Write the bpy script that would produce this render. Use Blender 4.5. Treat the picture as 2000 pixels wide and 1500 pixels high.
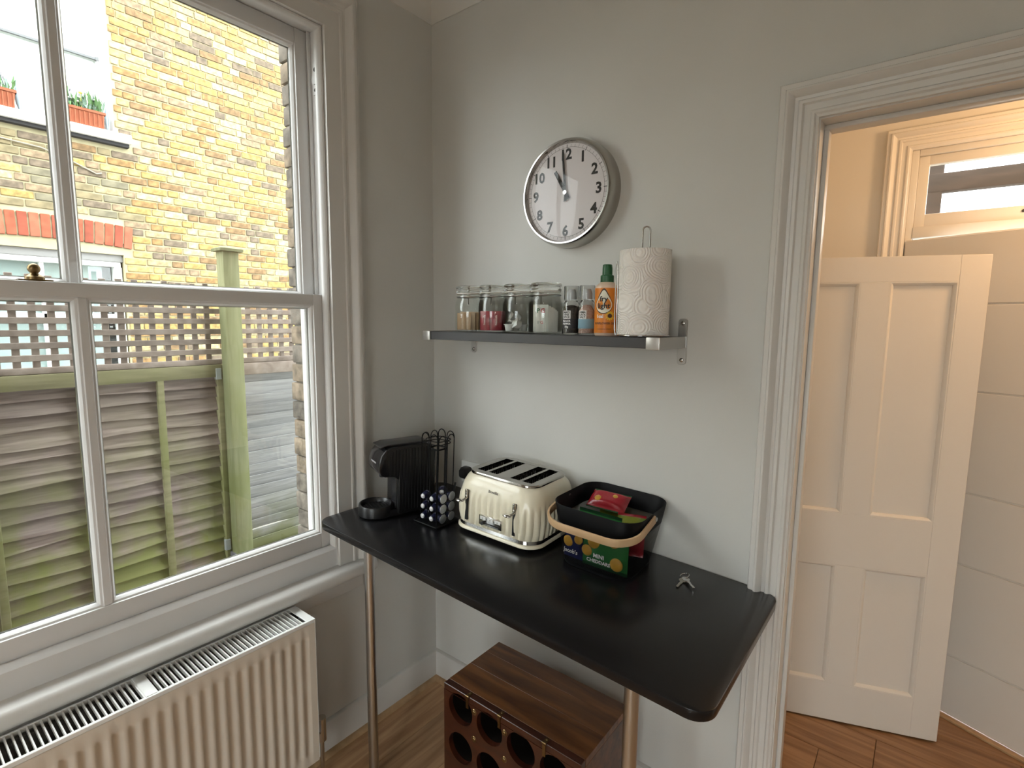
import bpy, bmesh, math, random
from mathutils import Matrix, Vector
random.seed(7)
for o in list(bpy.data.objects): bpy.data.objects.remove(o)
scene = bpy.context.scene
COL = scene.collection
PI = math.pi

# ------------------------------------------------------------------ camera
CAM = Vector((1.658, -1.561, 1.62))
yaw, pitch, roll = math.radians(38.283), math.radians(6.861), math.radians(-0.585)
F = Vector((-math.sin(yaw), math.cos(yaw), 0)); R = Vector((math.cos(yaw), math.sin(yaw), 0)); D = Vector((0, 0, -1))
F2 = F*math.cos(pitch) + D*math.sin(pitch); D2 = D*math.cos(pitch) - F*math.sin(pitch)
R3 = R*math.cos(roll) + D2*math.sin(roll); D3 = D2*math.cos(roll) - R*math.sin(roll)
cam = bpy.data.cameras.new('camera'); camo = bpy.data.objects.new('camera', cam); COL.objects.link(camo)
cam.sensor_fit = 'HORIZONTAL'; cam.sensor_width = 36; cam.lens = 1030.466/2000*36
cam.clip_start = 0.02; cam.clip_end = 200
mw = Matrix((( R3.x, -D3.x, -F2.x, CAM.x), (R3.y, -D3.y, -F2.y, CAM.y), (R3.z, -D3.z, -F2.z, CAM.z), (0, 0, 0, 1)))
camo.matrix_world = mw
scene.camera = camo

# ------------------------------------------------------------------ sky, exposure
SKY = 8.4          # overcast sky radiance
KFILL, HLAMP = 9.0, 17.5   # power of the added kitchen fill light and of the hall lamp
w = bpy.data.worlds.new('overcast_sky'); scene.world = w; w.use_nodes = True
bg = w.node_tree.nodes['Background']; bg.inputs[0].default_value = (0.95, 0.98, 1.0, 1); bg.inputs[1].default_value = SKY
vs = scene.view_settings
vs.view_transform = 'Standard'; vs.look = 'None'; vs.gamma = 1.0; vs.exposure = 0.2; vs.use_curve_mapping = False

# ------------------------------------------------------------------ materials
def new_mat(name):
    m = bpy.data.materials.new(name); m.use_nodes = True
    nt = m.node_tree; b = nt.nodes['Principled BSDF']
    return m, nt, b
def rgba(c): return (c[0], c[1], c[2], 1)
def sr(r, g, b):
    def f(x):
        x /= 255.0
        return x/12.92 if x <= 0.04045 else ((x+0.055)/1.055)**2.4
    return (f(r), f(g), f(b))
def mat(name, c, rough=0.5, metal=0.0, var=0.0, vscale=8.0, bump=0.0, bscale=60.0, stretch=(1, 1, 1), coat=0.0, spec=0.5, c2=None, emit=None):
    m, nt, b = new_mat(name)
    b.inputs['Base Color'].default_value = rgba(c); b.inputs['Roughness'].default_value = rough
    b.inputs['Metallic'].default_value = metal; b.inputs['Coat Weight'].default_value = coat
    b.inputs['Specular IOR Level'].default_value = spec
    if emit: b.inputs['Emission Color'].default_value = rgba(emit[0]); b.inputs['Emission Strength'].default_value = emit[1]
    if var or c2 or bump:
        tc = nt.nodes.new('ShaderNodeTexCoord'); mp = nt.nodes.new('ShaderNodeMapping'); mp.inputs['Scale'].default_value = stretch
        nt.links.new(tc.outputs['Object'], mp.inputs[0])
    if var or c2:
        n = nt.nodes.new('ShaderNodeTexNoise'); n.inputs['Scale'].default_value = vscale; n.inputs['Detail'].default_value = 6
        nt.links.new(mp.outputs[0], n.inputs['Vector'])
        r = nt.nodes.new('ShaderNodeValToRGB'); nt.links.new(n.outputs['Fac'], r.inputs[0])
        r.color_ramp.elements[0].position = 0.3; r.color_ramp.elements[1].position = 0.7
        if c2: a0, a1 = c, c2
        else:
            a0 = tuple(max(0, x*(1-var)) for x in c); a1 = tuple(min(1, x*(1+var)) for x in c)
        r.color_ramp.elements[0].color = rgba(a0); r.color_ramp.elements[1].color = rgba(a1)
        nt.links.new(r.outputs[0], b.inputs['Base Color'])
    if bump:
        n2 = nt.nodes.new('ShaderNodeTexNoise'); n2.inputs['Scale'].default_value = bscale; n2.inputs['Detail'].default_value = 4
        nt.links.new(mp.outputs[0], n2.inputs['Vector'])
        bp = nt.nodes.new('ShaderNodeBump'); bp.inputs['Strength'].default_value = bump; bp.inputs['Distance'].default_value = 0.002
        nt.links.new(n2.outputs['Fac'], bp.inputs['Height']); nt.links.new(bp.outputs[0], b.inputs['Normal'])
    return m
def wood(name, c1, c2, stretch, scale=6.0, rough=0.4, coat=0.0, bump=0.15, rand=0.0, ring=0.0):
    """stretched-noise grain, tint varying from piece to piece"""
    m, nt, b = new_mat(name)
    tc = nt.nodes.new('ShaderNodeTexCoord'); mp = nt.nodes.new('ShaderNodeMapping'); mp.inputs['Scale'].default_value = stretch
    oi = nt.nodes.new('ShaderNodeObjectInfo')
    vm = nt.nodes.new('ShaderNodeVectorMath'); vm.operation = 'ADD'
    mul = nt.nodes.new('ShaderNodeVectorMath'); mul.operation = 'SCALE'; mul.inputs['Scale'].default_value = 13.0
    cx = nt.nodes.new('ShaderNodeCombineXYZ'); nt.links.new(oi.outputs['Random'], cx.inputs[0]); nt.links.new(oi.outputs['Random'], cx.inputs[1])
    nt.links.new(cx.outputs[0], mul.inputs[0]); nt.links.new(tc.outputs['Object'], vm.inputs[0]); nt.links.new(mul.outputs[0], vm.inputs[1])
    nt.links.new(vm.outputs[0], mp.inputs[0])
    n = nt.nodes.new('ShaderNodeTexNoise'); n.inputs['Scale'].default_value = scale; n.inputs['Detail'].default_value = 8; n.inputs['Distortion'].default_value = 0.6
    nt.links.new(mp.outputs[0], n.inputs['Vector'])
    r = nt.nodes.new('ShaderNodeValToRGB'); r.color_ramp.elements[0].position = 0.32; r.color_ramp.elements[1].position = 0.68
    r.color_ramp.elements[0].color = rgba(c1); r.color_ramp.elements[1].color = rgba(c2)
    nt.links.new(n.outputs['Fac'], r.inputs[0])
    out = r.outputs[0]
    if rand:
        h = nt.nodes.new('ShaderNodeHueSaturation'); mr = nt.nodes.new('ShaderNodeMapRange')
        mr.inputs['To Min'].default_value = 1-rand; mr.inputs['To Max'].default_value = 1+rand
        nt.links.new(oi.outputs['Random'], mr.inputs['Value']); nt.links.new(mr.outputs[0], h.inputs['Value']); nt.links.new(out, h.inputs['Color']); out = h.outputs[0]
    nt.links.new(out, b.inputs['Base Color'])
    b.inputs['Roughness'].default_value = rough; b.inputs['Coat Weight'].default_value = coat
    if bump:
        bp = nt.nodes.new('ShaderNodeBump'); bp.inputs['Strength'].default_value = bump; bp.inputs['Distance'].default_value = 0.002
        nt.links.new(n.outputs['Fac'], bp.inputs['Height']); nt.links.new(bp.outputs[0], b.inputs['Normal'])
    return m
def pane_mat(name, tint=(0.97, 0.99, 0.98), refl=0.05, rough=0.0):
    m = bpy.data.materials.new(name); m.use_nodes = True; nt = m.node_tree; nt.nodes.clear()
    o = nt.nodes.new('ShaderNodeOutputMaterial'); mx = nt.nodes.new('ShaderNodeMixShader')
    t = nt.nodes.new('ShaderNodeBsdfTransparent'); t.inputs[0].default_value = rgba(tint)
    g = nt.nodes.new('ShaderNodeBsdfGlossy'); g.inputs['Roughness'].default_value = rough
    mx.inputs[0].default_value = refl
    nt.links.new(t.outputs[0], mx.inputs[1]); nt.links.new(g.outputs[0], mx.inputs[2]); nt.links.new(mx.outputs[0], o.inputs[0])
    return m
def thin_glass(name, tint=(0.985, 0.99, 0.98), ior=1.45):
    m = bpy.data.materials.new(name); m.use_nodes = True; nt = m.node_tree; nt.nodes.clear()
    o = nt.nodes.new('ShaderNodeOutputMaterial'); mx = nt.nodes.new('ShaderNodeMixShader')
    t = nt.nodes.new('ShaderNodeBsdfTransparent'); t.inputs[0].default_value = rgba(tint)
    g = nt.nodes.new('ShaderNodeBsdfGlossy'); g.inputs['Roughness'].default_value = 0.02
    fr = nt.nodes.new('ShaderNodeFresnel'); fr.inputs[0].default_value = ior
    nt.links.new(fr.outputs[0], mx.inputs[0]); nt.links.new(t.outputs[0], mx.inputs[1]); nt.links.new(g.outputs[0], mx.inputs[2]); nt.links.new(mx.outputs[0], o.inputs[0])
    return m
def glass_mat(name, c=(1, 1, 1), rough=0.0, ior=1.45):
    m, nt, b = new_mat(name)
    b.inputs['Base Color'].default_value = rgba(c); b.inputs['Transmission Weight'].default_value = 1; b.inputs['Roughness'].default_value = rough; b.inputs['IOR'].default_value = ior
    return m

WALL = mat('wall_paint', (0.615, 0.607, 0.578), 0.75, bump=0.12, bscale=220, var=0.02, vscale=3)
HALLW = mat('hall_wall_paint', (0.72, 0.68, 0.61), 0.7, bump=0.1, bscale=200)
CEIL = mat('ceiling_paint', (0.70, 0.69, 0.66), 0.8, bump=0.1, bscale=200)
TRIM = mat('white_gloss_paint', (0.65, 0.63, 0.60), 0.32, bump=0.05, bscale=90)
SASHP = mat('sash_paint', (0.67, 0.66, 0.65), 0.35, bump=0.06, bscale=120)
DOORP = mat('door_paint', (0.74, 0.70, 0.64), 0.45, bump=0.05, bscale=120)
RADP = mat('radiator_enamel', (0.72, 0.65, 0.56), 0.35)
GRILLE = mat('grille_enamel', (0.84, 0.84, 0.82), 0.35)
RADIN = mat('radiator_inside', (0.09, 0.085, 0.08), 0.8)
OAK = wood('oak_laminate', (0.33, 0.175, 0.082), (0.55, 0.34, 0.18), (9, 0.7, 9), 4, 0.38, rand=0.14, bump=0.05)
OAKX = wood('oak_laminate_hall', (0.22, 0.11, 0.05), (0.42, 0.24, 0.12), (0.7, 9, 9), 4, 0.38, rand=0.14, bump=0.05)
BEADW = wood('oak_bead', (0.36, 0.22, 0.11), (0.50, 0.33, 0.18), (4, 4, 4), 4, 0.45, bump=0.0)
GLASS = pane_mat('window_glass')
BLACK = mat('black_plastic', (0.011, 0.011, 0.012), 0.32)
BLACKG = mat('black_gloss_plastic', (0.012, 0.012, 0.014), 0.16)
BLACKM = mat('black_metal', (0.006, 0.006, 0.007), 0.5, spec=0.15)
TABLE = mat('black_laminate', (0.008, 0.008, 0.009), 0.24, bump=0.06, bscale=500, spec=0.3)
STEEL = mat('brushed_steel', (0.52, 0.515, 0.50), 0.3, 1.0)
CHROME = mat('chrome', (0.74, 0.73, 0.71), 0.09, 1.0)
DARKSTEEL = mat('dark_chrome', (0.42, 0.40, 0.37), 0.14, 1.0)
BRASS = mat('aged_brass', (0.22, 0.15, 0.07), 0.3, 1.0)
WHITEP = mat('white_plastic', (0.8, 0.8, 0.78), 0.4)
PAPERW = mat('white_paper', (0.80, 0.78, 0.75), 0.85)
INK = mat('black_ink', (0.015, 0.013, 0.012), 0.6)
WHITEINK = mat('white_ink', (0.85, 0.85, 0.84), 0.6)
GREYINK = mat('grey_ink', (0.35, 0.34, 0.33), 0.6)

# ------------------------------------------------------------------ mesh helpers
class MB:
    def __init__(s): s.v = []; s.f = []; s.m = []
    def add(s, vs, fs, mi=0):
        n = len(s.v); s.v += [tuple(p) for p in vs]; s.f += [tuple(n+i for i in f) for f in fs]; s.m += [mi]*len(fs); return s
    def box(s, x0, y0, z0, x1, y1, z1, mi=0):
        x0, x1 = min(x0, x1), max(x0, x1); y0, y1 = min(y0, y1), max(y0, y1); z0, z1 = min(z0, z1), max(z0, z1)
        return s.add([(x0, y0, z0), (x1, y0, z0), (x1, y1, z0), (x0, y1, z0), (x0, y0, z1), (x1, y0, z1), (x1, y1, z1), (x0, y1, z1)],
                     [(0, 3, 2, 1), (4, 5, 6, 7), (0, 1, 5, 4), (1, 2, 6, 5), (2, 3, 7, 6), (3, 0, 4, 7)], mi)
    def loft(s, loops, cap0=True, cap1=True, closed=True, mi=0):
        n = len(loops[0]); vs = [p for l in loops for p in l]; fs = []
        for i in range(len(loops)-1):
            for j in range(n if closed else n-1):
                k = (j+1) % n; fs.append((i*n+j, i*n+k, (i+1)*n+k, (i+1)*n+j))
        if cap0: fs.append(tuple(range(n-1, -1, -1)))
        if cap1: fs.append(tuple((len(loops)-1)*n+j for j in range(n)))
        return s.add(vs, fs, mi)
    def cyl(s, p0, p1, r0, r1=None, n=16, cap=True, mi=0):
        r1 = r0 if r1 is None else r1; p0, p1 = Vector(p0), Vector(p1); a = (p1-p0).normalized()
        u = a.orthogonal().normalized(); v = a.cross(u)
        L = [[p + (u*math.cos(2*PI*i/n)+v*math.sin(2*PI*i/n))*r for i in range(n)] for p, r in ((p0, r0), (p1, r1))]
        return s.loft(L, cap, cap, mi=mi)
    def lathe(s, prof, n=32, o=(0, 0, 0), mi=0, closed=False):
        L = [[(o[0]+max(r, 1e-5)*math.cos(2*PI*i/n), o[1]+max(r, 1e-5)*math.sin(2*PI*i/n), o[2]+z) for i in range(n)] for r, z in prof]
        if closed: L.append(L[0]); return s.loft(L, False, False, mi=mi)
        return s.loft(L, True, True, mi=mi)
    def tube(s, pts, r, n=8, closed=False, mi=0):
        P = [Vector(p) for p in pts]; m = len(P); L = []; u = None
        for i in range(m):
            t = (P[(i+1) % m]-P[i-1]) if closed else (P[min(i+1, m-1)]-P[max(i-1, 0)])
            if t.length < 1e-9: t = Vector((0, 0, 1))
            t.normalize()
            if u is None: u = t.orthogonal().normalized()
            u = (u - t*u.dot(t)); u = u.normalized() if u.length > 1e-6 else t.orthogonal().normalized()
            v = t.cross(u)
            L.append([P[i]+(u*math.cos(2*PI*k/n)+v*math.sin(2*PI*k/n))*r for k in range(n)])
        if closed:
            L.append(L[0]); return s.loft(L, False, False, mi=mi)
        return s.loft(L, True, True, mi=mi)
    def prism(s, poly, z0, z1, mi=0):
        return s.loft([[(x, y, z0) for x, y in poly], [(x, y, z1) for x, y in poly]], mi=mi)
    def sph(s, c, r, sc=(1, 1, 1), nu=16, nv=10, mi=0):
        L = []
        for j in range(nv+1):
            t = PI*j/nv; rr = max(math.sin(t), 1e-4)*r
            L.append([(c[0]+rr*math.cos(2*PI*i/nu)*sc[0], c[1]+rr*math.sin(2*PI*i/nu)*sc[1], c[2]-r*math.cos(t)*sc[2]) for i in range(nu)])
        return s.loft(L, True, True, mi=mi)
    def xf(s, M):
        s.v = [tuple(M @ Vector(p)) for p in s.v]; return s
    def ext(s, o, mi=None):
        n = len(s.v); s.v += o.v; s.f += [tuple(n+i for i in f) for f in o.f]; s.m += (o.m if mi is None else [mi]*len(o.f)); return s
def mesh(name, mb, mats, bevel=0, seg=2, smooth=35):
    me = bpy.data.meshes.new(name); bm = bmesh.new()
    vs = [bm.verts.new(p) for p in mb.v]
    for f, mi in zip(mb.f, mb.m):
        try: ff = bm.faces.new([vs[i] for i in f]); ff.material_index = mi
        except ValueError: pass
    bmesh.ops.recalc_face_normals(bm, faces=bm.faces[:])
    if bevel:
        es = [e for e in bm.edges if len(e.link_faces) == 2 and e.calc_face_angle(0) > 0.6]
        bmesh.ops.bevel(bm, geom=es, offset=bevel, segments=seg, profile=0.5, affect='EDGES', clamp_overlap=True)
    bm.to_mesh(me); bm.free()
    for m in (mats if isinstance(mats, (list, tuple)) else [mats]): me.materials.append(m)
    if smooth:
        me.polygons.foreach_set('use_smooth', [True]*len(me.polygons)); me.set_sharp_from_angle(angle=math.radians(smooth))
    me.update(); return me
def link(name, me, parent=None, M=None):
    o = bpy.data.objects.new(name, me); COL.objects.link(o)
    if parent: o.parent = parent
    if M is not None: o.matrix_basis = M
    return o
def obj(name, mb, mats, parent=None, bevel=0, seg=2, smooth=35, M=None, label=None, kind=None):
    o = link(name, mesh(name, mb, mats, bevel, seg, smooth), parent, M)
    if label: o['label'] = label
    if kind: o['kind'] = kind
    return o
def tag(o, label, cat, group=None):
    o['label'] = label; o['category'] = cat
    if group: o['group'] = group
    return o
def thing(name, label=None, cat=None, loc=(0, 0, 0), rz=0, group=None, M=None):
    o = bpy.data.objects.new(name, None); COL.objects.link(o); o.empty_display_size = 0.05
    o.matrix_basis = M if M is not None else Matrix.Translation(loc) @ Matrix.Rotation(rz, 4, 'Z')
    if label: tag(o, label, cat, group)
    return o
def struct(o, label=None):
    o['kind'] = 'structure'
    if label: o['label'] = label
    return o
def sthing(name, loc=(0, 0, 0), M=None):
    return struct(thing(name, loc=loc, M=M))
def copy_tree(o, parent=None, M=None):
    c = o.copy(); COL.objects.link(c); c.parent = parent
    if M is not None: c.matrix_basis = M
    for ch in list(o.children): copy_tree(ch, c)
    return c
def T(x, y, z): return Matrix.Translation((x, y, z))
def RX(a): return Matrix.Rotation(a, 4, 'X')
def RY(a): return Matrix.Rotation(a, 4, 'Y')
def RZ(a): return Matrix.Rotation(a, 4, 'Z')
def rrect(w, d, r, n=6, cx=0, cy=0):
    P = []
    for sx, sy, a0 in ((1, 1, 0), (-1, 1, 90), (-1, -1, 180), (1, -1, 270)):
        for i in range(n+1):
            a = math.radians(a0+90*i/n); P.append((cx+sx*(w/2-r)+r*math.cos(a), cy+sy*(d/2-r)+r*math.sin(a)))
    return P
def loop3(P, z): return [(x, y, z) for x, y in P]
_tc = {}
def text(s, size, thick=0.0004, align='CENTER', shear=0.0, bold=0.0, cw=1.0):
    """lettering as a thin mesh in the XY plane, z up; baseline at y=0"""
    k = (s, size, align, shear, bold, cw)
    if k not in _tc:
        cu = bpy.data.curves.new('t', 'FONT'); cu.body = s; cu.size = size; cu.align_x = align; cu.shear = shear; cu.offset = bold; cu.resolution_u = 2
        o = bpy.data.objects.new('t', cu); COL.objects.link(o)
        dg = bpy.context.evaluated_depsgraph_get(); me = bpy.data.meshes.new_from_object(o.evaluated_get(dg))
        V = [(v.co.x*cw, v.co.y, 0) for v in me.vertices]; Fc = [tuple(p.vertices) for p in me.polygons]
        bpy.data.objects.remove(o); bpy.data.curves.remove(cu); bpy.data.meshes.remove(me); _tc[k] = (V, Fc)
    V, Fc = _tc[k]; mb = MB(); mb.add(V, Fc); mb.add([(x, y, thick) for x, y, z in V], Fc)
    return mb
def wrap(mb, r, a0, z0, dx=0, off=0.0003):
    """wrap flat XY artwork round a vertical cylinder, facing angle a0"""
    mb.v = [((r+off+z)*math.cos(a0+(x+dx)/r), (r+off+z)*math.sin(a0+(x+dx)/r), z0+y) for x, y, z in mb.v]; return mb
def frame_mould(mb, prof, path, dirs, plane, base):
    """profile (u out of the opening, v off the wall) swept along a mitred path; plane 'x' or 'y'"""
    L = []
    for (a, z), (da, dz) in zip(path, dirs):
        l = []
        for u, v in prof:
            aa, zz = a+da*u, z+dz*u
            l.append((base+v, aa, zz) if plane == 'x' else (aa, base-v, zz))
        L.append(l)
    return mb.loft(L, True, True)
ARCH = [(0, 0), (0, .016), (.055, .016), (.058, .021), (.066, .021), (.070, .017), (.078, .018), (.088, .026), (.094, .036), (.098, .038), (.104, .038), (.107, .034), (.112, .034), (.116, .030), (.120, .030), (.124, .022), (.124, 0)]

# ================================================================== ROOM SHELL
XR, YR, ZC = 3.4, -4.2, 2.88          # right wall, rear wall, ceiling
WY0, WY1 = -1.863, -0.497             # pulley stiles of the sash window
YC = -1.18
# ---- kitchen floor: planks along y
fl = struct(obj('floor', MB().box(-.02, YR, -.06, XR, .06, -.014), mat('floor_base', (0.12, 0.07, 0.035), 0.7)), 'oak laminate plank floor of the kitchen')
pw = .19; i = 0; cache = {}
x = 0.0
while x < XR:
    w = min(pw, XR-x); y = -.0 - (i % 3)*.42
    segs = []; y1 = .06
    while y1 > YR:
        y0 = max(YR, (y if y < y1 else y1)-1.25 if y1 == .06 and i % 3 == 0 else y1-(1.25 if y1 < .06 else .45+.4*(i % 3)))
        segs.append((y0, y1)); y1 = y0
    for (y0, y1) in segs:
        k = (round(w, 3), round(y1-y0, 3))
        if k not in cache: cache[k] = mesh('plank', MB().box(.0008, .0008, -.014, w-.0008, y1-y0-.0008, 0), OAK, 0.0012, 1)
        link('plank', cache[k], fl, T(x, y0, 0))
    x += w; i += 1
# ---- window wall (x from -.13 to 0) with the window opening, bricks outside
mb = MB(); mb.box(-.13, -.452, 0, 0, .12, ZC); mb.box(-.13, YR-.1, 0, 0, -1.908, ZC); mb.box(-.13, -1.908, 0, 0, -.452, .665); mb.box(-.13, -1.908, 2.63, 0, -.452, ZC)
ww = struct(obj('wall_window', mb, WALL), 'white plastered wall around the sash window')
OUTB = mat('sooty_brick', (0.15, 0.128, 0.105), 0.9, var=0.5, vscale=25, bump=0.8, bscale=70)
OUTB2 = mat('sooty_brick_brown', (0.20, 0.155, 0.11), 0.9, var=0.5, vscale=25, bump=0.8, bscale=70)
MORTB = mat('old_mortar', (0.17, 0.155, 0.13), 0.95, var=0.2, vscale=30, bump=0.6, bscale=80)
mb = MB(); mb.box(-.325, -.25, -.05, -.131, .35, 5.0); mb.box(-.318, -.449, -.05, -.131, -.25, 2.8); mb.box(-.325, -.6, 2.8, -.131, -.25, 5.0); mb.box(-.325, YR-.3, -.05, -.131, -1.915, 5.0); mb.box(-.325, -1.915, -.05, -.131, -.25, .62); mb.box(-.325, -1.915, 2.80, -.131, -.6, 5.0)
ob = struct(obj('wall_outer', mb, MORTB), 'sooty brick outer wall beside the window')
rb = random.Random(3); zz = .70; k = 0
while zz < 2.79:
    dy = rb.uniform(-.007, .004); d2 = .20 if k % 2 else .102
    b_ = MB().box(-.335+rb.uniform(-.004, .004), -.457+dy, zz, -.135, -.457+dy+d2, zz+.0695)
    o_ = obj('brick', b_, OUTB if rb.random() < .6 else OUTB2, ob, .006, 2); zz += .0745; k += 1
# ---- back (clock) wall with the doorway
DX0, DX1, DZ = 1.40, 2.20, 2.125
mb = MB(); mb.box(-.13, 0, 0, DX0-.015, .12, ZC); mb.box(DX1+.015, 0, 0, XR+.1, .12, ZC); mb.box(DX0-.015, 0, DZ+.015, DX1+.015, .12, ZC)
struct(obj('wall_back', mb, WALL), 'off-white wall carrying the clock and shelf')
mb = MB(); mb.box(XR, YR-.1, 0, XR+.1, 0, ZC)
struct(obj('wall_right', mb, WALL), 'white wall at the right of the kitchen')
mb = MB(); mb.box(-.13, YR-.1, 0, 1.2, YR, ZC); mb.box(2.82, YR-.1, 0, XR, YR, ZC); mb.box(1.2, YR-.1, 2.15, 2.82, YR, ZC)
struct(obj('wall_rear', mb, WALL), 'white wall behind the camera with garden doors')
struct(obj('ceiling', MB().box(-.13, YR-.1, ZC, XR+.1, .12, ZC+.1), CEIL), 'white kitchen ceiling')
# coving
def cove(name, pts, lab):
    mb = MB(); L = []
    prof = [(0, ZC-.10), (.004, ZC-.10), (.006, ZC-.094), (.02, ZC-.07), (.045, ZC-.035), (.078, ZC-.008), (.084, ZC-.006), (.084, ZC), (0, ZC)]
    for (px, py, dx, dy) in pts: L.append([(px+dx*a, py+dy*a, z) for a, z in prof])
    mb.loft(L); struct(obj(name, mb, CEIL, smooth=50), lab)
cove('trim_1', [(0, YR, 1, 0), (0, 0, 1, -1), (XR, 0, -1, -1)], 'plaster coving along the kitchen ceiling')
# skirtings and beads
SK = [(0, 0), (0.018, 0), (.018, .120), (.014, .128), (.006, .132), (0, .132)]
def skirt(name, p0, p1, n, lab, h=1.0, m0=0, m1=0):
    p0, p1, n = Vector(p0), Vector(p1), Vector(n); t = (p1-p0).normalized(); mb = MB()
    mb.loft([[p0+n*u+t*u*m0+Vector((0, 0, v*h)) for u, v in SK], [p1+n*u-t*u*m1+Vector((0, 0, v*h)) for u, v in SK]])
    s_ = struct(obj(name, mb, TRIM), lab)
    b_ = MB(); q = [(.018, 0), (.036, 0), (.0345, .008), (.030, .0135), (.025, .0165), (.018, .018)]
    b_.loft([[p0+n*u+t*u*m0+Vector((0, 0, v)) for u, v in q], [p1+n*u-t*u*m1+Vector((0, 0, v)) for u, v in q]])
    obj('floor_bead', b_, BEADW, s_)
skirt('baseboard_back', (0, 0, 0), (1.312, 0, 0), (0, -1, 0), 'white skirting board below the clock wall', m0=1)
skirt('baseboard_window', (0, 0, 0), (0, YR, 0), (1, 0, 0), 'white skirting board below the window', m0=1)

# ================================================================== DOORWAY
d0 = sthing('trim_2'); d0['label'] = 'white moulded architrave and lining of the open doorway'
mb = MB(); s_ = .092/.124
PR = [(u*s_, v) for u, v in ARCH]
PR = [(0, 0), (0, .014), (.006, .016), (.010, .020), (.016, .020), (.020, .015), (.034, .016), (.038, .021), (.045, .022), (.049, .016), (.056, .018), (.064, .030), (.069, .034), (.074, .033), (.077, .027), (.088, .027), (.092, .020), (.092, 0)]
frame_mould(mb, PR, [(DX0-.003, 0), (DX0-.003, DZ+.003), (DX1+.003, DZ+.003), (DX1+.003, 0)], [(-1, 0), (-1, 1), (1, 1), (1, 0)], 'y', 0)
obj('architrave', mb, TRIM, d0, smooth=25)
mb = MB(); mb.box(DX0-.015, -.004, 0, DX0, .135, DZ); mb.box(DX1, -.004, 0, DX1+.015, .135, DZ); mb.box(DX0-.015, -.004, DZ, DX1+.015, .135, DZ+.015)
obj('lining', mb, TRIM, d0)
mb = MB(); mb.box(DX0, .05, 0, DX0+.012, .085, DZ-.012); mb.box(DX1-.012, .05, 0, DX1, .085, DZ-.012); mb.box(DX0, .05, DZ-.012, DX1, .085, DZ)
obj('door_stop', mb, TRIM, d0, .002)
# ================================================================== HALL
HY, HXL, HXR, HZ = 1.30, 1.07, 3.2, 2.75
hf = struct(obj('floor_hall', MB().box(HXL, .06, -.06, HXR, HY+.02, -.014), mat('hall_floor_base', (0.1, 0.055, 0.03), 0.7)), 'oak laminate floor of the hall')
y = .06; i = 0
while y < HY:
    w = min(.19, HY+.02-y); x0 = HXL
    for x1 in ((1.62, 2.6, HXR), (2.05, HXR), (1.45, 2.5, HXR))[i % 3]:
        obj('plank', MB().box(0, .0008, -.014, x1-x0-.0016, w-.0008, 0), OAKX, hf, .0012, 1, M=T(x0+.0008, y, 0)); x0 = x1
    y += w; i += 1
struct(obj('wall_hall_left', MB().box(HXL-.1, .12, 0, HXL, HY, HZ), HALLW), 'hall wall behind the panelled door')
struct(obj('wall_hall_right', MB().box(HXR, .12, 0, HXR+.1, HY+.1, HZ), HALLW), 'right end wall of the hall')
TX0, TX1 = 1.535, 2.33    # outer door opening
mb = MB(); mb.box(HXL-.1, HY, 0, TX0, HY+.1, HZ); mb.box(TX1, HY, 0, HXR, HY+.1, HZ); mb.box(TX0, HY, 2.345, TX1, HY+.1, HZ)
struct(obj('wall_hall_end', mb, HALLW), 'hall wall around the door with the glazed light over it')
struct(obj('ceiling_hall', MB().box(HXL-.1, .12, HZ, HXR+.1, HY+.1, HZ+.1), CEIL), 'hall ceiling')
skirt('baseboard_hall', (HXL, HY, 0), (TX0-.09, HY, 0), (0, -1, 0), 'skirting in the hall')
t3 = sthing('trim_3'); t3['label'] = 'moulded frame around the hall end door and its light'
mb = MB(); frame_mould(mb, PR, [(TX0, 0), (TX0, 2.345), (TX1, 2.345), (TX1, 0)], [(-1, 0), (-1, 1), (1, 1), (1, 0)], 'y', HY)
obj('architrave', mb, DOORP, t3, smooth=25)
mb = MB(); mb.box(TX0, HY+.0, 0, TX0+.025, HY+.1, 2.345); mb.box(TX1-.025, HY, 0, TX1, HY+.1, 2.345); mb.box(TX0+.025, HY, 2.32, TX1-.025, HY+.1, 2.345); mb.box(TX0+.025, HY-.004, 1.985, TX1-.025, HY+.1, 2.03)
obj('frame', mb, DOORP, t3, .003)
w3 = sthing('window_3'); w3['label'] = 'narrow glazed light above the hall end door'
mb = MB(); mb.box(TX0+.025, HY+.015, 2.03, TX0+.062, HY+.05, 2.32); mb.box(TX1-.062, HY+.015, 2.03, TX1-.025, HY+.05, 2.32); mb.box(TX0+.06, HY+.015, 2.03, TX1-.06, HY+.05, 2.083); mb.box(TX0+.06, HY+.015, 2.282, TX1-.06, HY+.05, 2.32)
obj('window_frame', mb, DOORP, w3, .004)
obj('pane', MB().box(TX0+.06, HY+.03, 2.08, TX1-.06, HY+.034, 2.285), GLASS, w3)
mb = MB(); mb.cyl((1.90, HY+.016, 2.062), (1.90, HY+.010, 2.062), .006, n=10); mb.cyl((1.93, HY+.016, 2.066), (1.93, HY+.012, 2.066), .004, n=10)
obj('screw_hole', mb, INK, w3)
mb = MB(); mb.box(1.45, HY+.30, 2.222, 2.9, HY+.36, 2.305)
BEAMW = wood('dark_beam_wood', (0.025, 0.015, 0.011), (0.06, 0.036, 0.027), (1, 8, 8), 5, 0.7)
pg = thing('timber_pergola', 'dark brown timber beam seen through the hall door light', 'pergola')
obj('beam', mb, BEAMW, pg, .006)
obj('post', MB().box(1.575, HY+.302, 0, 1.645, HY+.372, 2.50), BEAMW, pg, .006)
obj('post', MB().box(2.82, HY+.29, 0, 2.90, HY+.37, 2.50), BEAMW, pg, .006)

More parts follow.
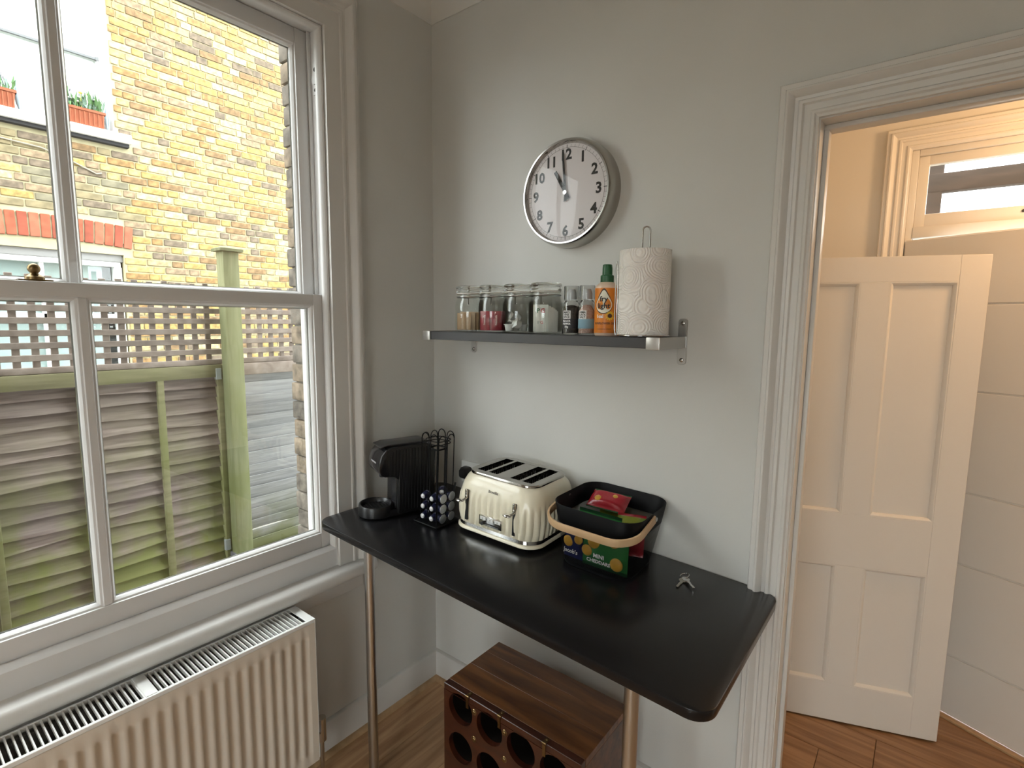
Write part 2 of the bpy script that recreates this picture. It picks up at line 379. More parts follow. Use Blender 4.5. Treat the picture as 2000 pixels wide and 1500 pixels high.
# the ajar hall end door
ang = math.radians(-24)
d2 = sthing('door_2', M=T(TX0+.004, HY-.008, 0) @ RZ(ang)); d2['label'] = 'white boarded hall end door standing ajar'
DW, DH = .76, 1.975
obj('leaf', MB().box(0, 0, .012, DW, .035, DH), DOORP, d2, .003)
for z0, z1 in ((.014, .265), (.27, .66), (.665, .955), (.96, 1.36), (1.365, 1.70), (1.705, 1.972)):
    obj('board', MB().box(.004, -.006, z0, DW-.004, .0, z1-.002), DOORP, d2, .0015, 1)
obj('threshold_strip', MB().box(0, -.03, 0.0, DW, -.002, .010), BEADW, d2, .002)
# panelled door standing open in the hall: hinge left, runs to the right edge
P1 = Vector((1.805, .942, 0)); dr = Vector((.523, .197, 0)).normalized(); LW = .69
d1 = sthing('door_1', M=T(*(P1-dr*LW)) @ RZ(math.atan2(dr.y, dr.x))); d1['label'] = 'white four-panel door standing open in the hall'
th = .035; zb, zt_ = .008, 1.866
ST = [(0, .09), (.298, .392), (.60, .69)]
for a, b in ((0, .09), (.60, .69)): obj('stile', MB().box(a, 0, zb, b, th, zt_), DOORP, d1, .0015, 1)
for z0, z1 in ((zb, .17), (.672, .884), (1.774, zt_)): obj('rail', MB().box(.09, .0002, z0, .60, th-.0002, z1), DOORP, d1, .001, 1)
for z0, z1 in ((.17, .672), (.884, 1.774)):
    obj('muntin', MB().box(.298, .0002, z0, .392, th-.0002, z1), DOORP, d1, .001, 1)
    for a, b in ((.09, .298), (.392, .60)):
        obj('panel', MB().box(a, .012, z0, b, .023, z1), DOORP, d1)
        mb = MB(); q = [(0, 0), (.004, 0), (.010, .004), (.014, .011), (.014, .013), (0, .013)]
        # moulding round the panel, on the visible face
        L = []
        for (cx, cz, sx, sz) in ((a, z0, 1, 1), (b, z0, -1, 1), (b, z1, -1, -1), (a, z1, 1, -1)):
            L.append([(cx+sx*u, .0005+v, cz+sz*u) for u, v in q])
        L.append(L[0]); mb.loft(L, False, False); obj('panel_moulding', mb, DOORP, d1, smooth=30)

# ================================================================== SASH WINDOW
w1 = sthing('window_1'); w1['label'] = 'white two-over-two sash window with brass catch'
SB, MRB, MRT, HD = .785, 1.667, 1.702, 2.575
mb = MB()
for s in (0, 1):
    a, b = ((WY1, WY1+.045) if s == 0 else (WY0-.045, WY0))
    mb.box(-.155, a, .776, .0, b, HD)            # box sides
mb.box(-.155, WY0-.045, HD, 0, WY1+.045, HD+.055)
mb.box(-.16, WY0-.045, .64, -.0, WY1+.045, .775)     # timber sill under the sash
obj('box_frame', mb, SASHP, w1, .002, 1)
mb = MB()                                            # outer lining closing on the upper sash
for s in (0, 1):
    a, b = ((WY1-.022, WY1) if s == 0 else (WY0, WY0+.022)); mb.box(-.150, a, .776, -.122, b, HD-.022)
mb.box(-.150, WY0, HD-.022, -.122, WY1, HD)
obj('outer_lining', mb, SASHP, w1, .002, 1)
mb = MB()                                            # parting bead
for y_ in ((WY1-.012, WY1), (WY0, WY0+.012)): mb.box(-.070, y_[0], 1.70, -.062, y_[1], HD)
obj('parting_bead', mb, SASHP, w1, .0015, 1)
mb = MB(); q = [(0, 0), (-.016, 0), (-.016, .008), (-.012, .015), (-.006, .019), (0, .019)]
frame_mould(mb, [(u, v-.016) for u, v in q], [(WY1, .775), (WY1, HD), (WY0, HD), (WY0, .775)], [(1, 0), (1, 1), (-1, 1), (-1, 0)], 'x', 0)
obj('staff_bead', mb, SASHP, w1, smooth=30)
mb = MB(); mb.loft([[( -.016+v, y_, .772+u) for u, v in ((0, 0), (.022, 0), (.022, .006), (.016, .016), (.008, .022), (0, .022))] for y_ in (WY0, WY1)])
obj('bottom_bead', mb, SASHP, w1, smooth=30)
mb = MB(); frame_mould(mb, ARCH, [(WY1+.004, .712), (WY1+.004, HD+.002), (WY0-.004, HD+.002), (WY0-.004, .712)], [(1, 0), (1, 1), (-1, 1), (-1, 0)], 'x', 0)
obj('architrave', mb, TRIM, w1, smooth=25)
mb = MB(); q = [(-.03, .664), (.052, .664), (.060, .670), (.064, .680), (.064, .694), (.060, .704), (.052, .711), (-.03, .713)]
mb.loft([[(x, y_, z) for x, z in q] for y_ in (WY0-.14, WY1+.135)]); obj('window_board', mb, TRIM, w1, smooth=40)
mb = MB(); mb.box(0, WY0-.10, .60, .018, WY1+.10, .664); obj('apron', mb, TRIM, w1, .004)
mb = MB(); mb.loft([[(x, y_, z) for x, z in ((-.40, .60), (-.155, .60), (-.155, .735), (-.40, .685))] for y_ in (-1.93, -.43)])
obj('outer_sill', mb, mat('old_stone_sill', (0.32, 0.31, 0.29), 0.9, var=0.35, vscale=12, bump=0.5), w1, .006)

def sash(name, x0, x1, z0, z1, rb, rt, lab, st=.046):
    """stiles + rails as the sash, ovolo strips, glazing bar and two panes as its pieces"""
    y0, y1 = WY0+.002, WY1-.002; xm = (x0+x1)/2
    mb = MB(); mb.box(x0, y0, z0, x1, y0+st, z1); mb.box(x0, y1-st, z0, x1, y1, z1); mb.box(x0, y0+st, z0, x1, y1-st, z0+rb); mb.box(x0, y0+st, z1-rt, x1, y1-st, z1)
    s_ = obj(name, mb, SASHP, w1, .0025, 2, label=lab)
    ga, gb = z0+rb, z1-rt; bw = .010
    obj('glazing_bar', MB().box(x0+.002, YC-bw, ga, x1-.002, YC+bw, gb), SASHP, s_, .002, 1)
    for a, b in ((y0+st, YC-bw), (YC+bw, y1-st)):
        mb = MB(); q = [(0, x1-.006), (.005, x1-.008), (.009, x1-.014), (.011, x1-.018), (.011, xm), (0, xm)]
        L = [[(xx, ya+sy*u, za+sz*u) for u, xx in q] for ya, za, sy, sz in ((a, ga, 1, 1), (b, ga, -1, 1), (b, gb, -1, -1), (a, gb, 1, -1))]
        L.append(L[0]); mb.loft(L, False, False); obj('glazing_bead', mb, SASHP, s_, smooth=30)
        mb = MB(); q = [(0, x0+.004), (.014, xm-.004), (0, xm-.004)]
        L = [[(xx, ya+sy*u, za+sz*u) for u, xx in q] for ya, za, sy, sz in ((a, ga, 1, 1), (b, ga, -1, 1), (b, gb, -1, -1), (a, gb, 1, -1))]
        L.append(L[0]); mb.loft(L, False, False); obj('putty', mb, SASHP, s_, smooth=30)
        obj('pane', MB().box(xm-.004, a+.002, ga+.002, xm-.001, b-.002, gb-.002), GLASS, s_)
    return s_
sash('upper_sash', -.114, -.072, 1.668, HD-.002, .034, .050, 'upper sash with two tall panes', .050)
sash('lower_sash', -.060, -.018, SB, MRT, .062, .036, 'lower sash with two panes')
# brass fastener on the meeting rail
fy = -1.262
mb = MB(); mb.box(-.058, fy-.032, MRT, -.030, fy+.032, MRT+.004); mb.lathe([(0, 0), (.019, 0), (.019, .006), (.013, .011), (.008, .014), (.007, .018)], 20, (-.044, fy, MRT+.004))
mb.sph((-.044, fy, MRT+.030), .0125, nu=18, nv=12)
obj('sash_fastener', mb, BRASS, w1, smooth=45, label='round brass sash fastener')
mb = MB(); mb.box(-.050, WY1-.0025, 2.37, -.026, WY1, 2.47); mb.cyl((-.038, WY1-.003, 2.45), (-.038, WY1-.001, 2.45), .007, n=12, mi=1); mb.cyl((-.038, WY1-.003, 2.385), (-.038, WY1-.001, 2.385), .006, n=12, mi=1); mb.cyl((-.038, WY1-.006, 2.418), (-.038, WY1, 2.418), .017, n=18)
obj('sash_pulley', mb, [SASHP, INK], w1)

# ================================================================== RADIATOR
rd = thing('radiator', 'cream panel radiator with slotted top grille below the window', 'radiator', (0, 0, 0))
RZ0, RZ1, RY0, RY1, RX0, RX1 = .14, .648, -1.88, -.684, .036, .158
def ribs(xf, sgn):
    L = []; y = RY1-.022; P = []
    P.append((xf, RY1-.003)); P.append((xf, y))
    while y > RY0+.05:
        for d, o in ((.004, 0), (.010, -.009), (.022, -.009), (.028, 0), (.0335, 0)): P.append((xf+sgn*o, y-d))
        y -= .0335
    P.append((xf, RY0+.003)); return P
mb = MB(); P = ribs(RX1, 1); Pf = [(RX1, y) for x, y in P]
lv = [(RZ0+.003, Pf), (RZ0+.038, Pf), (RZ0+.052, P), (RZ1-.062, P), (RZ1-.048, Pf), (RZ1-.012, Pf)]
mb.loft([[(x, y, z) for x, y in pp] for z, pp in lv], False, False, closed=False)
mb.box(RX1-.018, RY0+.003, RZ0+.003, RX1-.012, RY1-.003, RZ1-.014)
obj('front_panel', mb, RADP, rd, smooth=50)
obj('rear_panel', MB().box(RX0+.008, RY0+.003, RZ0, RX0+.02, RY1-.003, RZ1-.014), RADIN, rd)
for y_ in (RY0, RY1-.003): obj('side_panel', MB().box(RX0, y_, RZ0+.01, RX1, y_+.003, RZ1), GRILLE, rd, .001, 1)
mb = MB(); mb.box(RX0, RY0+.003, RZ1-.012, RX0+.007, RY1-.003, RZ1); mb.box(RX1-.010, RY0+.003, RZ1-.012, RX1, RY1-.003, RZ1)
mb.box(RX0+.006, RY1-.028, RZ1-.004, RX1-.009, RY1-.003, RZ1); mb.box(RX0+.006, RY0+.003, RZ1-.004, RX1-.009, RY0+.028, RZ1)
gr = obj('top_grille', mb, GRILLE, rd, .001, 1)
sl = mesh('slat', MB().box(RX0+.007, -.0016, RZ1-.012, RX1-.010, .0016, RZ1-.001), GRILLE)
y = RY1-.040; k = 0
while y > RY0+.03:
    link('slat', sl, gr, T(0, y, 0)); y -= .0132; k += 1
obj('grille_clip', MB().box(RX0+.004, -1.158, RZ1-.006, RX1-.006, -1.130, RZ1+.002), GRILLE, gr, .002)
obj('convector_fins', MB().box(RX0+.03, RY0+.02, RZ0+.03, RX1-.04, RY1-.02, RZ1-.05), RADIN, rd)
mb = MB(); mb.cyl((.095, RY1+.004, .185), (.095, RY1+.05, .185), .012); mb.cyl((.095, RY1+.045, .0), (.095, RY1+.045, .16), .0075); mb.cyl((.095, RY1+.045, .150), (.095, RY1+.045, .235), .016)
obj('valve', mb, CHROME, rd, smooth=40)
for yy in (-.9, -1.7): obj('wall_bracket', MB().box(.004, yy, .25, RX0+.01, yy+.03, .58), GRILLE, rd)

# ================================================================== OUTSIDE: ground, fence, neighbour's house
gm = mat('outdoor_paving', (0.20, 0.19, 0.17), 0.9, var=0.3, vscale=3, bump=0.5, bscale=20)
struct(obj('ground', MB().box(-30, -30, -.25, 30, 30, -.07), gm), 'grey paved ground outside')

def fencewood(name, base, pale, green, gz0, gz1, gamt, stretch):
    """weathered timber: grain, piece-to-piece tint and green algae on the lower boards"""
    m = wood(name, base, pale, stretch, 5, 0.85, bump=0.4, rand=0.16); nt = m.node_tree; b = nt.nodes['Principled BSDF']
    src = b.inputs['Base Color'].links[0].from_socket
    geo = nt.nodes.new('ShaderNodeNewGeometry'); sp = nt.nodes.new('ShaderNodeSeparateXYZ'); nt.links.new(geo.outputs['Position'], sp.inputs[0])
    mr = nt.nodes.new('ShaderNodeMapRange'); mr.inputs['From Min'].default_value = gz0; mr.inputs['From Max'].default_value = gz1; mr.inputs['To Min'].default_value = gamt; mr.inputs['To Max'].default_value = .04
    nt.links.new(sp.outputs[2], mr.inputs['Value'])
    n = nt.nodes.new('ShaderNodeTexNoise'); n.inputs['Scale'].default_value = 5; n.inputs['Detail'].default_value = 7; nt.links.new(geo.outputs['Position'], n.inputs['Vector'])
    r = nt.nodes.new('ShaderNodeMapRange'); r.inputs['From Min'].default_value = .35; r.inputs['From Max'].default_value = .62; nt.links.new(n.outputs['Fac'], r.inputs['Value'])
    mu = nt.nodes.new('ShaderNodeMath'); mu.operation = 'MULTIPLY'; nt.links.new(mr.outputs[0], mu.inputs[0]); nt.links.new(r.outputs[0], mu.inputs[1])
    mx = nt.nodes.new('ShaderNodeMix'); mx.data_type = 'RGBA'; mx.inputs['B'].default_value = rgba(green)
    nt.links.new(mu.outputs[0], mx.inputs['Factor']); nt.links.new(src, mx.inputs['A']); nt.links.new(mx.outputs['Result'], b.inputs['Base Color'])
    return m
GREEN = (0.155, 0.165, 0.052)
SLATW = fencewood('weathered_slat', (0.15, 0.11, 0.096), (0.28, 0.225, 0.20), GREEN, .35, 1.25, 1.15, (6, .8, 14))
SLATR = fencewood('grey_slat', (0.25, 0.25, 0.255), (0.37, 0.37, 0.375), GREEN, .25, .6, .9, (6, .8, 14))
POSTW = fencewood('green_post', (0.13, 0.14, 0.068), (0.20, 0.205, 0.115), (0.14, 0.155, 0.044), .3, 2.2, .9, (8, 8, .8))
LATHW = wood('trellis_lath', (0.18, 0.14, 0.115), (0.30, 0.25, 0.215), (3, 3, 3), 5, 0.85, rand=.14)
RAILW = fencewood('green_rail', (0.16, 0.145, 0.075), (0.24, 0.22, 0.125), GREEN, 1.0, 1.5, .8, (8, .8, 8))
ZINC = mat('zinc_bracket', (0.42, 0.45, 0.47), 0.5, 0.6)
FX = -1.45
fe = thing('garden_fence', 'weathered overlap fence with trellis top and green posts', 'fence', (FX, 0, 0))
rf = random.Random(11)
def slat(y0, y1, z, h, x0, tilt, m, flip=False):
    mb = MB(); L = []; n = 14; p1, p2 = rf.uniform(0, 6), rf.uniform(0, 6); a = rf.uniform(.003, .008)
    for i in range(n+1):
        y = y0+(y1-y0)*i/n; wv = a*math.sin(p1+5.1*i/n*2)+a*.6*math.sin(p2+13*i/n); bow = .004*math.sin(p2+7*i/n)
        zt, zb = z+h, z-.016+wv
        xb, xt = (x0+tilt+bow, x0) if not flip else (x0, x0+tilt)
        L.append([(xb, y, zb), (xb-.010, y, zb+.002), (xt-.008, y, zt), (xt, y, zt)])
    mb.loft(L); return obj('slat', mb, m, fe, smooth=50)
def post(y, zt, m=POSTW, w=.085):
    mb = MB(); mb.box(.020, y-w/2, -.07, .020+w, y+w/2, zt); p = obj('post', mb, m, fe, .006)
    mb = MB(); mb.loft([loop3(rrect(.125, .125, .01, 2, .0625, y), z) for z in (zt, zt+.014)]+[loop3(rrect(.05, .05, .005, 2, .0625, y), zt+.030)]); obj('post_cap', mb, POSTW, p, smooth=30)
    obj('post_shoe', MB().box(.012, y-w/2-.008, -.07, .113, y+w/2+.008, .27), mat('steel_shoe', (0.16, 0.16, 0.17), 0.6, .4), p, .003)
def panel(y0, y1, battens, m, flip=False, topz=1.292):
    z = .16; r = []
    while z < topz-.02:
        h = rf.uniform(.058, .080)
        r.append((z, min(h, topz-z))); z += h
    for z, h in r: slat(y0, y1, z, h, -.036, .034, m, flip)
    if not flip:
        for yb in battens: obj('batten', MB().box(-.012, yb-.015, .10, .016, yb+.015, 1.30), RAILW, fe, .003)
    for yb in (y0+.018, y1-.018): obj('edge_batten', MB().box(-.034, yb-.018, .10, .014, yb+.018, 1.30), RAILW if not flip else LATHW, fe, .003)
    obj('top_rail', MB().box(-.034, y0, topz, .018, y1, topz+.068), RAILW if not flip else LATHW, fe, .004)
    obj('bottom_board', MB().box(-.034, y0, -.05, .006, y1, .15), RAILW, fe, .004)
    # trellis on top
    zt = 1.79; obj('trellis_rail', MB().box(-.025, y0, topz+.070, .012, y1, topz+.098), LATHW, fe, .003)
    y = y0+.035
    vl = mesh('trellis_lath', MB().box(-.022, -.0135, topz+.07, -.010, .0135, zt+.01), LATHW, .002, 1)
    while y < y1-.02:
        link('trellis_lath', vl, fe, T(0, y, rf.uniform(-.004, .004))); y += .0655
    hl = mesh('trellis_lath', MB().box(-.0095, y0, -.014, .004, y1, .014), LATHW, .002, 1)
    z = topz+.140
    while z < zt-.012:
        link('trellis_lath', hl, fe, T(0, 0, z)); z += .0555
panel(-1.92, -.250, (-1.545, -1.222, -.894, -.565), SLATW)
panel(-.190, 1.42, (), SLATR, True)
panel(-3.55, -1.985, (-2.77,), SLATW)
post(-.220, 1.975); post(-1.943, 1.975); post(1.45, 1.975)
for yy in (-.282, -.158):
    for z0 in (1.278, .285): obj('zinc_bracket', MB().box(-.0, yy-.014, z0, .0235, yy+.014, z0+.062), ZINC, fe, .001, 1)

# ---------------- neighbour's house, brick face at x = HX, looking towards +x
HX = -4.8
PAL = [(0.31, 0.215, 0.075), (0.36, 0.27, 0.11), (0.25, 0.15, 0.06), (0.20, 0.125, 0.06), (0.15, 0.115, 0.08), (0.40, 0.33, 0.18), (0.31, 0.245, 0.135), (0.235, 0.17, 0.105)]
WTS = [22, 20, 13, 10, 8, 12, 10, 6]
BRM = [mat('stock_brick_%s' % n, c, 0.92, var=0.42, vscale=24, bump=0.7, bscale=60) for n, c in zip('abcdefgh', PAL)]
MORT = mat('pale_mortar', (0.40, 0.36, 0.225), 0.95, var=0.12, vscale=9, bump=0.4, bscale=60)
SHADEB = mat('shaded_brick_grey', (0.17, 0.15, 0.10), 0.92, var=0.3, vscale=16, bump=0.7, bscale=60)  # dimmer brick tones that carry the wall's light falloff in their colour
SHADEB2 = mat('shaded_brick_olive', (0.21, 0.17, 0.095), 0.92, var=0.3, vscale=16, bump=0.7, bscale=60)
ho = thing('brick_house', 'yellow stock brick side of the neighbouring house', 'house', (HX, 0, 0))
WA0, WA1 = -.985, .276     # both window openings (y)
UZ0, UZ1 = 3.40, 4.95; LZ0, LZ1 = .95, 2.235
mb = MB()
def wallpiece(y0, y1, z0, z1): mb.box(-.30, y0, z0, -.012, y1, z1)
wallpiece(-6, WA0, -.1, 5.35); wallpiece(WA1, 5, -.1, 5.35); wallpiece(WA0, WA1, LZ1, UZ0); wallpiece(WA0, WA1, UZ1, 5.35); wallpiece(WA0, WA1, -.1, LZ0)
hw = obj('mortar_wall', mb, MORT, ho)
yc = (WA0+WA1)/2; hwid = (WA1-WA0)/2+.075
def archz(y): t = (y-yc)/hwid; return 2.335-.035*t*t        # underside of the arch
CH, BL, BH, J = .0735, .232, .0610, .0130
def hit(y0, y1, z0, z1):
    m = .004
    if y1 > WA0-.0 and y0 < WA1 and z1 > UZ0-.10 and z0 < UZ1: return True
    if y1 > WA0 and y0 < WA1 and z1 > LZ0 and z0 < LZ1+.03: return True
    if y1 > yc-hwid and y0 < yc+hwid and z1 > archz((y0+y1)/2)-.02 and z0 < archz((y0+y1)/2)+.222: return True
    if y1 > WA0-.12 and y0 < WA1+.12 and z1 > 3.30 and z0 < 3.40: return True
    return False
rb = random.Random(5); bricks = []
row = 0; z = .02
while z < 5.28:
    # Flemish-like run of stretchers and headers
    y = -4.0 + (0 if row % 2 else .175); k = row
    while y < 3.8:
        L = BL if k % 2 else .111
        if rb.random() < .25: L = BL
        y0, y1 = y, y+L-J
        for cut in (WA0, WA1, yc-hwid, yc+hwid):      # trim at openings
            if y0 < cut-.04 and y1 > cut and hit(y0, y1, z, z+BH) and not hit(y0, cut-.012, z, z+BH): y1 = cut-.008
            elif y0 < cut and y1 > cut+.04 and hit(y0, y1, z, z+BH) and not hit(cut+.012, y1, z, z+BH): y0 = cut+.008
        if y1-y0 > .03 and not hit(y0, y1, z, z+BH): bricks.append((y0, y1, z+rb.uniform(-.002, .002)))
        y += L; k += 1
    z += CH; row += 1
def vis(b):
    y = (b[0]+b[1])/2; z = b[2]
    lo = 1.86; inv = (-.62 < y < 2.1 and z > lo and z < 3.9+.42*(y+.62)+.35)
    return (0 if inv else 1, abs(z-2.7)+abs(y-.6))
bricks.sort(key=vis)
bc = {}
def bmat(y, z):
    if -.9 < y < .42 and 2.4 < z < 3.35 and rb.random() < .8-max(0, y+.1)*1.2: return rb.choice((8, 9, 8, 9, 4, 7))  # darker bricks below the upper sill: sunlight gradient put into brick colour
    return rb.choices(range(8), WTS)[0]
ALLM = BRM+[SHADEB, SHADEB2]
rest = MB()
for i, (y0, y1, z) in enumerate(bricks):
    mi = bmat((y0+y1)/2, z); dx = rb.uniform(-.003, .003)
    if i < 300:
        L = round((y1-y0)/.02)*.02 if abs((y1-y0)-(BL-J)) > .002 and abs((y1-y0)-(.111-J)) > .002 else y1-y0
        k = (round(L, 4), mi)
        if k not in bc: bc[k] = mesh('brick', MB().box(-.05, 0, 0, 0, L, BH), ALLM[mi], .004, 1)
        link('brick', bc[k], hw, T(dx, y0, z))
    else: rest.box(-.02, y0, z, dx, y1, z+BH, mi)
obj('brick_field', rest, ALLM, hw, kind='stuff', smooth=0)
# red arch bricks
REDB = [mat('red_arch_brick_%s' % n, c, 0.9, var=.22, vscale=14, bump=.6, bscale=60) for n, c in (('a', (0.30, 0.08, 0.04)), ('b', (0.25, 0.06, 0.033)), ('c', (0.32, 0.105, 0.058)))]
n = 18; 
ab = obj('arch_backing', MB().box(-.09, yc-hwid, 2.345, -.006, yc+hwid, 2.50), MORT, ho)
for i in range(n):
    ya = yc-hwid+2*hwid*(i+.07)/n; yb = yc-hwid+2*hwid*(i+.93)/n; t = (ya+yb-2*yc)/2/hwid; sk = .022*t
    za, zb = archz(ya), archz(yb)
    mb = MB(); mb.loft([[(x, ya, za), (x, yb, zb), (x, yb+sk, zb+.212), (x, ya+sk, za+.212)] for x in (-.10, .008)])
    obj('arch_brick', mb, REDB[i*7 % 3], ab, .004, 1)
# sills
HWH = mat('house_white_paint', (0.80, 0.80, 0.79), 0.5); HGR = mat('house_grey_paint', (0.26, 0.255, 0.25), 0.6)
mb = MB(); mb.box(-.16, WA0-.11, 3.318, .085, WA1+.117, 3.40); obj('upper_sill', mb, HWH, ho, .006)
mb = MB(); mb.box(-.16, WA0-.09, 3.285, .05, WA1+.10, 3.318); obj('sill_underside', mb, mat('near_black_sill', (0.035, 0.034, 0.036), 0.95), ho, .004)  # near-black course below the white sill
mb = MB(); mb.box(-.16, WA0-.09, .87, .06, WA1+.09, .95); obj('lower_sill', mb, HWH, ho, .006)
BLIND = mat('pale_blue_blind', (0.32, 0.385, 0.385), 0.8); REFLW = mat('white_sky_reflection', (0.82, 0.82, 0.81), 0.8); DARKI = mat('dark_room', (0.02, 0.02, 0.022), 0.9)
uw = thing('upper_window'); uw.parent = ho
mb = MB(); mb.box(-.17, WA1-.075, UZ0, -.10, WA1, UZ1); mb.box(-.17, WA0, UZ0, -.10, WA0+.075, UZ1); mb.box(-.17, WA0+.075, UZ1-.08, -.10, WA1-.075, UZ1); mb.box(-.17, WA0+.075, UZ0, -.10, WA1-.075, UZ0+.06)
obj('window_frame', mb, HWH, uw, .004)
obj('reveal', MB().box(-.30, WA1-.006, UZ0, -.014, WA1+.0, UZ1), HWH, uw)
mb = MB(); mb.box(-.150, WA0+.075, 4.105, -.105, WA1-.075, 4.145); obj('meeting_rail', mb, HWH, uw, .003)
mb = MB(); mb.box(-.125, WA0+.06, 4.085, -.098, WA1-.062, 4.104); mb.box(-.12, WA1-.085, 4.078, -.092, WA1-.06, 4.112); obj('rail_shadow_gap', mb, mat('shadow_gap_grey', (0.16, 0.165, 0.17), 0.8), uw)  # grey strip stands in for the shade line under the meeting rail
obj('pane', MB().box(-.140, WA0+.07, UZ0+.05, -.136, WA1-.07, UZ1-.07), GLASS, uw)
obj('pane_backing', MB().box(-.172, WA0+.03, UZ0+.03, -.168, WA1-.03, UZ1-.03), REFLW, uw)  # white sheet added to stand in for bright sky reflected in the pane
lw = thing('lower_window'); lw.parent = ho
mb = MB(); mb.box(-.17, WA0, 2.165, -.045, WA1, 2.245); obj('head_board', mb, HGR, lw, .004)
mb = MB(); mb.box(-.16, WA0+.02, 2.115, -.055, WA1-.02, 2.165); obj('head_bead', mb, HWH, lw, .006)
mb = MB(); mb.box(-.17, WA1-.075, LZ0, -.06, WA1-.012, 2.115); mb.box(-.17, WA0+.012, LZ0, -.06, WA0+.075, 2.115); mb.box(-.17, WA0+.075, LZ0, -.06, WA1-.075, LZ0+.07); mb.box(-.17, WA0+.07, 1.60, -.09, WA1-.07, 1.645); obj('window_frame', mb, HWH, lw, .004)
obj('glazing_bar', MB().box(-.15, yc-.016, LZ0+.07, -.09, yc+.016, 2.115), HWH, lw, .003)
obj('pane', MB().box(-.13, WA0+.07, LZ0+.06, -.126, WA1-.07, 2.12), GLASS, lw)
obj('pane_backing', MB().box(-.168, WA0+.03, LZ0+.02, -.162, WA1-.155, 2.16), BLIND, lw)
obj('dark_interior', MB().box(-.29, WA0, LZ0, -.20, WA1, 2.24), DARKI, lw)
# wire running under the sill
obj('wall_cable', MB().tube([(.012, -.70, 3.155), (.012, -.30, 3.13), (.012, -.08, 3.06), (.012, .10, 2.985), (.014, .14, 3.0)], .007, 6), mat('grey_cable', (0.33, 0.29, 0.22), 0.8), ho)

# ---------------- planters and ornaments on the upper sill
TERRA = mat('terracotta', (0.30, 0.085, 0.038), 0.85, var=.12, vscale=20)
LEAF = [mat('leaf_green', (0.075, 0.16, 0.05), 0.6), mat('leaf_blue_green', (0.13, 0.20, 0.15), 0.6)]
FLOW = mat('yellow_flower', (0.75, 0.62, 0.10), 0.6); FLOW2 = mat('white_flower', (0.8, 0.78, 0.70), 0.6); STEMD = mat('dark_stem', (0.10, 0.10, 0.12), 0.7)
def planter(yl, yr, lab, nleaf, flowers, seed):
    r = random.Random(seed); L = yr-yl; H = .155; x0 = HX-.055
    t = thing('planter', lab, 'planter', (x0, yl, 3.401))
    mb = MB(); mb.loft([loop3(rrect(.10, L-.03, .008, 2, .05, L/2), 0), loop3(rrect(.125, L, .008, 2, .05, L/2), H)], True, False); mb.loft([loop3(rrect(.145, L+.014, .01, 2, .05, L/2), H-.022), loop3(rrect(.148, L+.016, .01, 2, .05, L/2), H), loop3(rrect(.12, L-.006, .008, 2, .05, L/2), H), loop3(rrect(.115, L-.01, .008, 2, .05, L/2), H-.02)], False, False)
    bx = obj('trough', mb, TERRA, t, smooth=30)
    k = int(L/.034)
    rbm = mesh('rib', MB().box(-.004, -.004, .012, .006, .004, H-.03), TERRA, .002, 1)
    for i in range(k): link('rib', rbm, bx, T(.108, (i+.5)*L/k, 0) @ RY(.08))
    obj('soil', MB().box(.0, .01, H-.03, .10, L-.01, H-.018), mat('soil', (0.05, 0.035, 0.025), 0.95), t)
    mb = MB()
    for i in range(nleaf):
        b0 = Vector((r.uniform(.01, .11), r.uniform(.01, L-.01), H-.02)); a = r.uniform(0, 2*PI); h = r.uniform(.05, .20); sp = r.uniform(.01, .06); w = r.uniform(.008, .018)
        tip = b0+Vector((math.cos(a)*sp, math.sin(a)*sp, h)); mid = (b0+tip)/2+Vector((0, 0, .012)); s = Vector((-math.sin(a), math.cos(a), 0))*w
        if r.random() < .3: tip.z -= h*.9; tip += Vector((.02, 0, 0))
        mb.add([b0, mid-s, tip, mid+s, mid+Vector((0, 0, .004))], [(0, 1, 4), (1, 2, 4), (2, 3, 4), (3, 0, 4)], 0 if r.random() < .7 else 1)
    obj('foliage', mb, LEAF, t, kind='stuff', smooth=0)
    for i in range(flowers):
        c = (r.uniform(.02, .11), r.uniform(.02, L-.05), H+r.uniform(.04, .16)); mb = MB()
        mb.sph(c, .018, (1, 1, .6), 8, 5); mb.tube([(c[0], c[1], H-.02), c], .0015, 4)
        obj('flower', mb, FLOW if r.random() < .55 else FLOW2, t)
    for i in range(7):
        yy = r.uniform(.03, L-.03); hh = r.uniform(.12, .20); mb = MB(); mb.tube([(.06, yy, H-.02), (.06+r.uniform(-.02, .02), yy+r.uniform(-.03, .03), H+hh)], .0022, 5); mb.sph((.06, yy, H+hh*.8), .008, (.6, .6, 1.6), 6, 5)
        obj('stalk', mb, STEMD, t)
    return t
planter(-.165, .19, 'terracotta trough with yellow and white flowers near the right end of the sill', 150, 14, 4)
planter(-.86, -.445, 'terracotta trough of dark green leaves at the left of the upper sill', 150, 2, 9)
ORN = glass_mat('pale_blue_glass', (0.70, 0.86, 0.93), 0.15)
def ornament(y, h, lab, w=.020, lean=0):
    mb = MB(); mb.lathe([(0, 0), (w*1.0, 0), (w*.9, .01), (w*.35, .03), (w*.9, h*.3), (w, h*.45), (w*.75, h*.65), (w*.3, h*.82), (w*.18, h)], 14)
    o = obj('ornament', mb, mat('pale_blue_enamel', (0.26, 0.36, 0.41), 0.4), None, smooth=60, M=T(HX-.055, y, 3.401) @ RX(lean)); tag(o, lab, 'ornament'); return o
ornament(-.405, .29, 'tall slender pale blue ornament between the two terracotta troughs', .024, .05)
ornament(.232, .30, 'slender pale blue ornament beside the right end of the flowered trough', .016)
mb = MB()
for i in range(3):
    mb.tube([(0, -.045+.035*i+.017*math.cos(a), .020+.019*math.sin(a)) for a in [2*PI*k/14 for k in range(14)]], .0035, 5, True)
